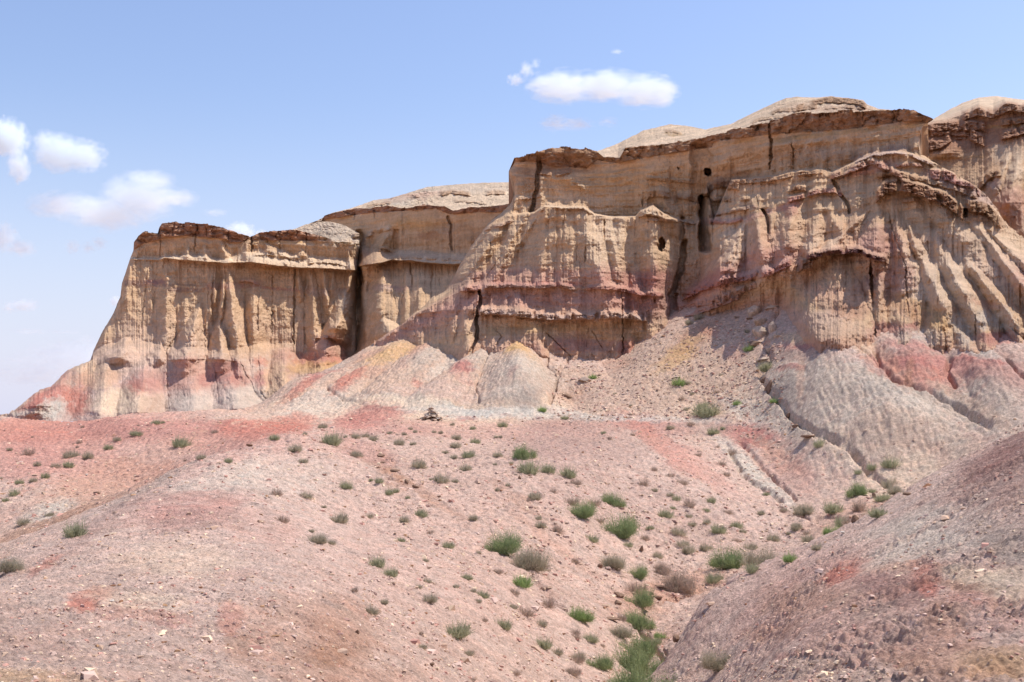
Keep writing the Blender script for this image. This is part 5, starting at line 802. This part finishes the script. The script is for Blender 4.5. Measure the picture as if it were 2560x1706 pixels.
ORD = 'first second third fourth fifth sixth seventh eighth ninth tenth eleventh twelfth thirteenth fourteenth fifteenth sixteenth seventeenth eighteenth nineteenth twentieth'.split()
COLW = {'g': 'grey-green', 'o': 'olive', 'd': 'dry brown', 'b': 'bright green'}
recs = []
for z, txt in BUSH.items():
    f, s = ZS[z]
    for it in txt.split():
        x, y, wd, k = it.split(','); (X, Y), = f([(float(x), float(y))]); recs.append((X, Y, float(wd) / s, k, z))
def place_name(X, Y, z):
    if z == 'E' and X < 1960: return 'on the upper gravel ramp' if Y < 920 else 'at the foot of the gravel ramp'
    if z == 'T2': return 'at the foot of the buttress fans'
    if z == 'G1' and X < 640 and Y < 1255 and not (X > 520 and Y > 1140): return 'high on the left red hill' if Y < 1125 else 'lower on the left red hill'
    if X < 240: return 'at the left edge of the near mound'
    if z == 'G4' and X > 2090: return 'in the ravine behind the right mound' if Y > 1215 else 'on the flat below the grey fan'
    if z == 'G4': return 'in the ravine beside the right mound' if Y < 1330 else 'at the edge of the right mound'
    if Y > 1480 and X > 1500: return 'in the gully at the bottom'
    if X > 1500 and Y > 1400: return 'around the gully bend'
    col = 'left' if X < 1080 else ('middle' if X < 1390 else ('right' if X < 1640 else 'far right'))
    row = 'uppermost' if Y < 1110 else ('upper' if Y < 1190 else ('central' if Y < 1300 else ('lower' if Y < 1450 else 'lowest')))
    return '%s %s on pink slope' % (row, col)
groups = {}
for i, (X, Y, wd, k, z) in enumerate(recs):
    size = 'tiny' if wd < 17 else ('small' if wd < 27 else ('middling' if wd < 42 else 'large'))
    groups.setdefault((size, k, place_name(X, Y, z)), []).append(i)
labels = {}
for (size, k, pl), ids in groups.items():
    ids.sort(key=lambda i: recs[i][0]); noun = 'sprawling shrub' if k.isupper() else 'tuft'
    for n_, i in enumerate(ids):
        o_ = '' if len(ids) == 1 else (' %s from left' % ORD[n_])
        labels[i] = '%s %s %s %s%s' % (size, COLW[k.lower()], noun, pl, o_)
rb = random.Random(12)
for i, (X, Y, wd, k, z) in enumerate(recs):
    dmin = 33.5 if (X > 1655 and Y < np.interp(X, (1655, 1720, 1850, 2050, 2250, 2400, 2560), (1560, 1490, 1432, 1352, 1242, 1168, 1104)) + 14) else 0
    p = ground_at(X, min(Y, 1760), dmin)
    if p is None or p.y > 115: print('no ground', X, Y); continue
    s = wd / FPX * p.y * (1.2 if (k.isupper() and Y > 1380 and X > 1500) else .95 if wd > 42 else 1.1); kk = k.lower(); jj = rb.randrange(4)
    if k.isupper():
        o = bpy.data.objects.new('sprawling_shrub', None); sc.collection.objects.link(o); jj = rb.randrange(3)
        link('foliage', SHR[kk][jj], o); link('stems', STEM[jj], o); o.scale = (s, s * .8, s * rb.uniform(.85, 1.05))
    else:
        o = link('shrub_tuft', TUFT[kk][jj]); s *= 1.0 / (1.0, 1.0, 1.15, 1.3)[jj]; o.scale = (s, s, s * rb.uniform(1.0, 1.35))
    o.location = p + Vector((0, s * .25, -.03 * s)); o.rotation_euler = (rb.uniform(-.12, .12), rb.uniform(-.12, .12), rb.choice([0, math.pi]) + rb.uniform(-.35, .35))
    o['label'] = labels[i]; o['category'] = 'shrub' if k.isupper() else 'grass tuft'; o['group'] = 'sprawling desert shrubs' if k.isupper() else 'tufts growing on the slopes'
print('shrubs', len(recs), round(time.time() - T0, 1))
# ------------------------------------------------------------------ clouds: real volumes far behind the cliffs
def cloud_mat(name, lobes, dens, seed, wisp):
    m = bpy.data.materials.new(name); m.use_nodes = True; n = m.node_tree.nodes; l = m.node_tree.links; n.clear()
    out = n.new('ShaderNodeOutputMaterial'); v = n.new('ShaderNodeVolumePrincipled'); v.inputs['Color'].default_value = (.90, .97, 1, 1); v.inputs['Anisotropy'].default_value = 0.0
    tc = n.new('ShaderNodeTexCoord'); nz = n.new('ShaderNodeTexNoise'); nz.inputs['Scale'].default_value = 1.0; nz.inputs['Detail'].default_value = 8; nz.inputs['Roughness'].default_value = .66
    mp = n.new('ShaderNodeMapping'); mp.inputs['Location'].default_value = (seed * 3.1, seed * 1.7, 0); mp.inputs['Scale'].default_value = (4.2, 4.2, 3.4); l.new(tc.outputs['Object'], mp.inputs[0]); l.new(mp.outputs[0], nz.inputs['Vector'])
    acc = None
    for (cx, cz, rx, rz, w_) in lobes:
        q = n.new('ShaderNodeMapping'); q.vector_type = 'POINT'; q.inputs['Location'].default_value = (-cx / rx, 0, -cz / rz); q.inputs['Scale'].default_value = (1 / rx, 1.25, 1 / rz); l.new(tc.outputs['Object'], q.inputs[0])
        d = n.new('ShaderNodeVectorMath'); d.operation = 'LENGTH'; l.new(q.outputs[0], d.inputs[0])
        r = n.new('ShaderNodeMapRange'); r.inputs[1].default_value = 0; r.inputs[2].default_value = 1; r.inputs[3].default_value = w_; r.inputs[4].default_value = 0; l.new(d.outputs['Value'], r.inputs[0])
        if acc is None: acc = r.outputs[0]
        else:
            a = n.new('ShaderNodeMath'); a.operation = 'MAXIMUM'; l.new(acc, a.inputs[0]); l.new(r.outputs[0], a.inputs[1]); acc = a.outputs[0]
    ns = n.new('ShaderNodeMapRange'); ns.inputs[1].default_value = .3; ns.inputs[2].default_value = .7; ns.inputs[3].default_value = -wisp * 1.5; ns.inputs[4].default_value = wisp * 1.15; l.new(nz.outputs[0], ns.inputs[0])
    a = n.new('ShaderNodeMath'); a.operation = 'ADD'; l.new(acc, a.inputs[0]); l.new(ns.outputs[0], a.inputs[1])
    r = n.new('ShaderNodeMapRange'); r.inputs[1].default_value = .12; r.inputs[2].default_value = .88; r.inputs[3].default_value = 0; r.inputs[4].default_value = dens; l.new(a.outputs[0], r.inputs[0])
    mk = n.new('ShaderNodeMath'); mk.operation = 'MULTIPLY'; g = n.new('ShaderNodeMath'); g.operation = 'GREATER_THAN'; g.inputs[1].default_value = .04; l.new(acc, g.inputs[0]); l.new(g.outputs[0], mk.inputs[0]); l.new(r.outputs[0], mk.inputs[1])
    l.new(mk.outputs[0], v.inputs['Density']); l.new(v.outputs[0], out.inputs['Volume'])
    return m
CD = 4200.0
def cloud(X0, Y0, X1, Y1, lobes, dens, wisp, label, seed):
    (xa, za), (xb, zb) = [tuple(float(t) for t in tan_xy(*q)) for q in ((X0, Y1), (X1, Y0))]
    cx, cz = (xa + xb) / 2 * CD, (za + zb) / 2 * CD; hx, hz = (xb - xa) / 2 * CD, (zb - za) / 2 * CD
    import bmesh
    bm = bmesh.new(); bmesh.ops.create_icosphere(bm, subdivisions=2, radius=1.0)
    for v_ in bm.verts: v_.co = v_.co * 1.28
    me = bpy.data.meshes.new('cloud'); bm.to_mesh(me); bm.free(); me.materials.append(cloud_mat('cloud vapour', lobes, dens / hx * 420, seed, wisp))
    o = link('cloud', me); o.location = (cx, CD, cz); o.scale = (hx, max(hz, hx * .45), hz)
    o['label'] = label; o['category'] = 'cloud'; o['group'] = 'fair weather clouds'
K = 1.088
CL = [(1205,150,1560,255, [(-.5,.05,.55,.85,1),(0.05,.1,.6,.8,1.05),(.55,-.1,.5,.85,1.05),(.75,-.2,.3,.7,.9)], .045, .30, 'largest bright white cloud above the big cliff'),
 (1150,135,1250,210, [(-.3,-.3,.5,.4,.75),(.2,.3,.4,.6,.7),(.6,.7,.3,.3,.6)], .012, .45, 'thin wisp at the left end of the largest cloud'),
 (1240,258,1420,308, [(-.6,.0,.4,.8,.8),(-.1,-.1,.5,.6,.8),(.75,.1,.25,.4,.6)], .010, .4, 'small faint cloud under the largest cloud'),
 (-40,265,80,410, [(-.1,.3,.8,.6,1),(.4,-.6,.3,.6,.75)], .022, .3, 'cloud cut by the left edge of the photo, highest of them'),
 (65,300,265,410, [(-.3,.05,.6,.8,1.05),(.2,-.05,.6,.7,.95),(-.6,.6,.3,.4,.7)], .024, .3, 'rounded white cloud next to the left edge'),
 (80,390,435,535, [(-.6,-.15,.5,.45,.85),(-.05,-.35,.5,.6,1),(.35,.1,.5,.75,1.05),(.8,.1,.3,.3,.85),(.45,.6,.35,.4,.85)], .022, .34, 'big ragged cloud over the left mesa'),
 (450,470,540,508, [(0,0,.8,.6,.75)], .006, .4, 'faint smudge of cloud above the mesa rim'),
 (495,495,620,560, [(-.1,-.2,.7,.9,1),(.7,-.4,.3,.5,.8)], .03, .3, 'bright cloud peeping over the mesa rim'),
 (145,540,250,595, [(-.6,0,.4,.8,.75),(.1,-.1,.4,.6,.7),(.6,.3,.4,.7,.75)], .007, .4, 'faint broken cloud left of the mesa top'),
 (-30,505,85,605, [(-.4,.2,.6,.7,.85),(.4,-.3,.6,.4,.75)], .008, .4, 'faint cloud at the left edge level with the mesa top'),
 (5,675,105,728, [(0,0,.85,.7,.9),(-.7,-.2,.4,.6,.7)], .014, .3, 'small oval cloud low at the left edge'),
 (0,750,190,775, [(-.3,0,.6,.6,.75),(.5,-.1,.5,.5,.7)], .006, .4, 'thin streak of cloud low on the left'),
 (-30,770,330,900, [(.2,.1,.8,.8,1.0),(-.3,-.3,.7,.6,.9)], .009, .4, 'large pale cloud near the horizon beside the mesa foot'),
 (245,672,285,712, [(0,0,.8,.8,.8)], .01, .3, 'small cloud half hidden by the mesa wall'),
 (1395,108,1440,130, [(0,0,.8,.7,.75)], .008, .4, 'tiny cloud puff above the largest cloud')]
for i, (a, b, c_, d, lob, de, wi, la) in enumerate(CL):
    if i in (2, 3, 4, 5, 9, 12): lob = [(x, z, rx * 1.22, rz * 1.2, q * 1.05) for x, z, rx, rz, q in lob]
    cloud(a * K, b * K, c_ * K, d * K, lob, de, wi, la, i + 1)
sc.cycles.volume_step_rate = 3.0; sc.cycles.volume_max_steps = 64; sc.cycles.volume_bounces = 8; sc.cycles.max_bounces = 12
print('done', round(time.time() - T0, 1))
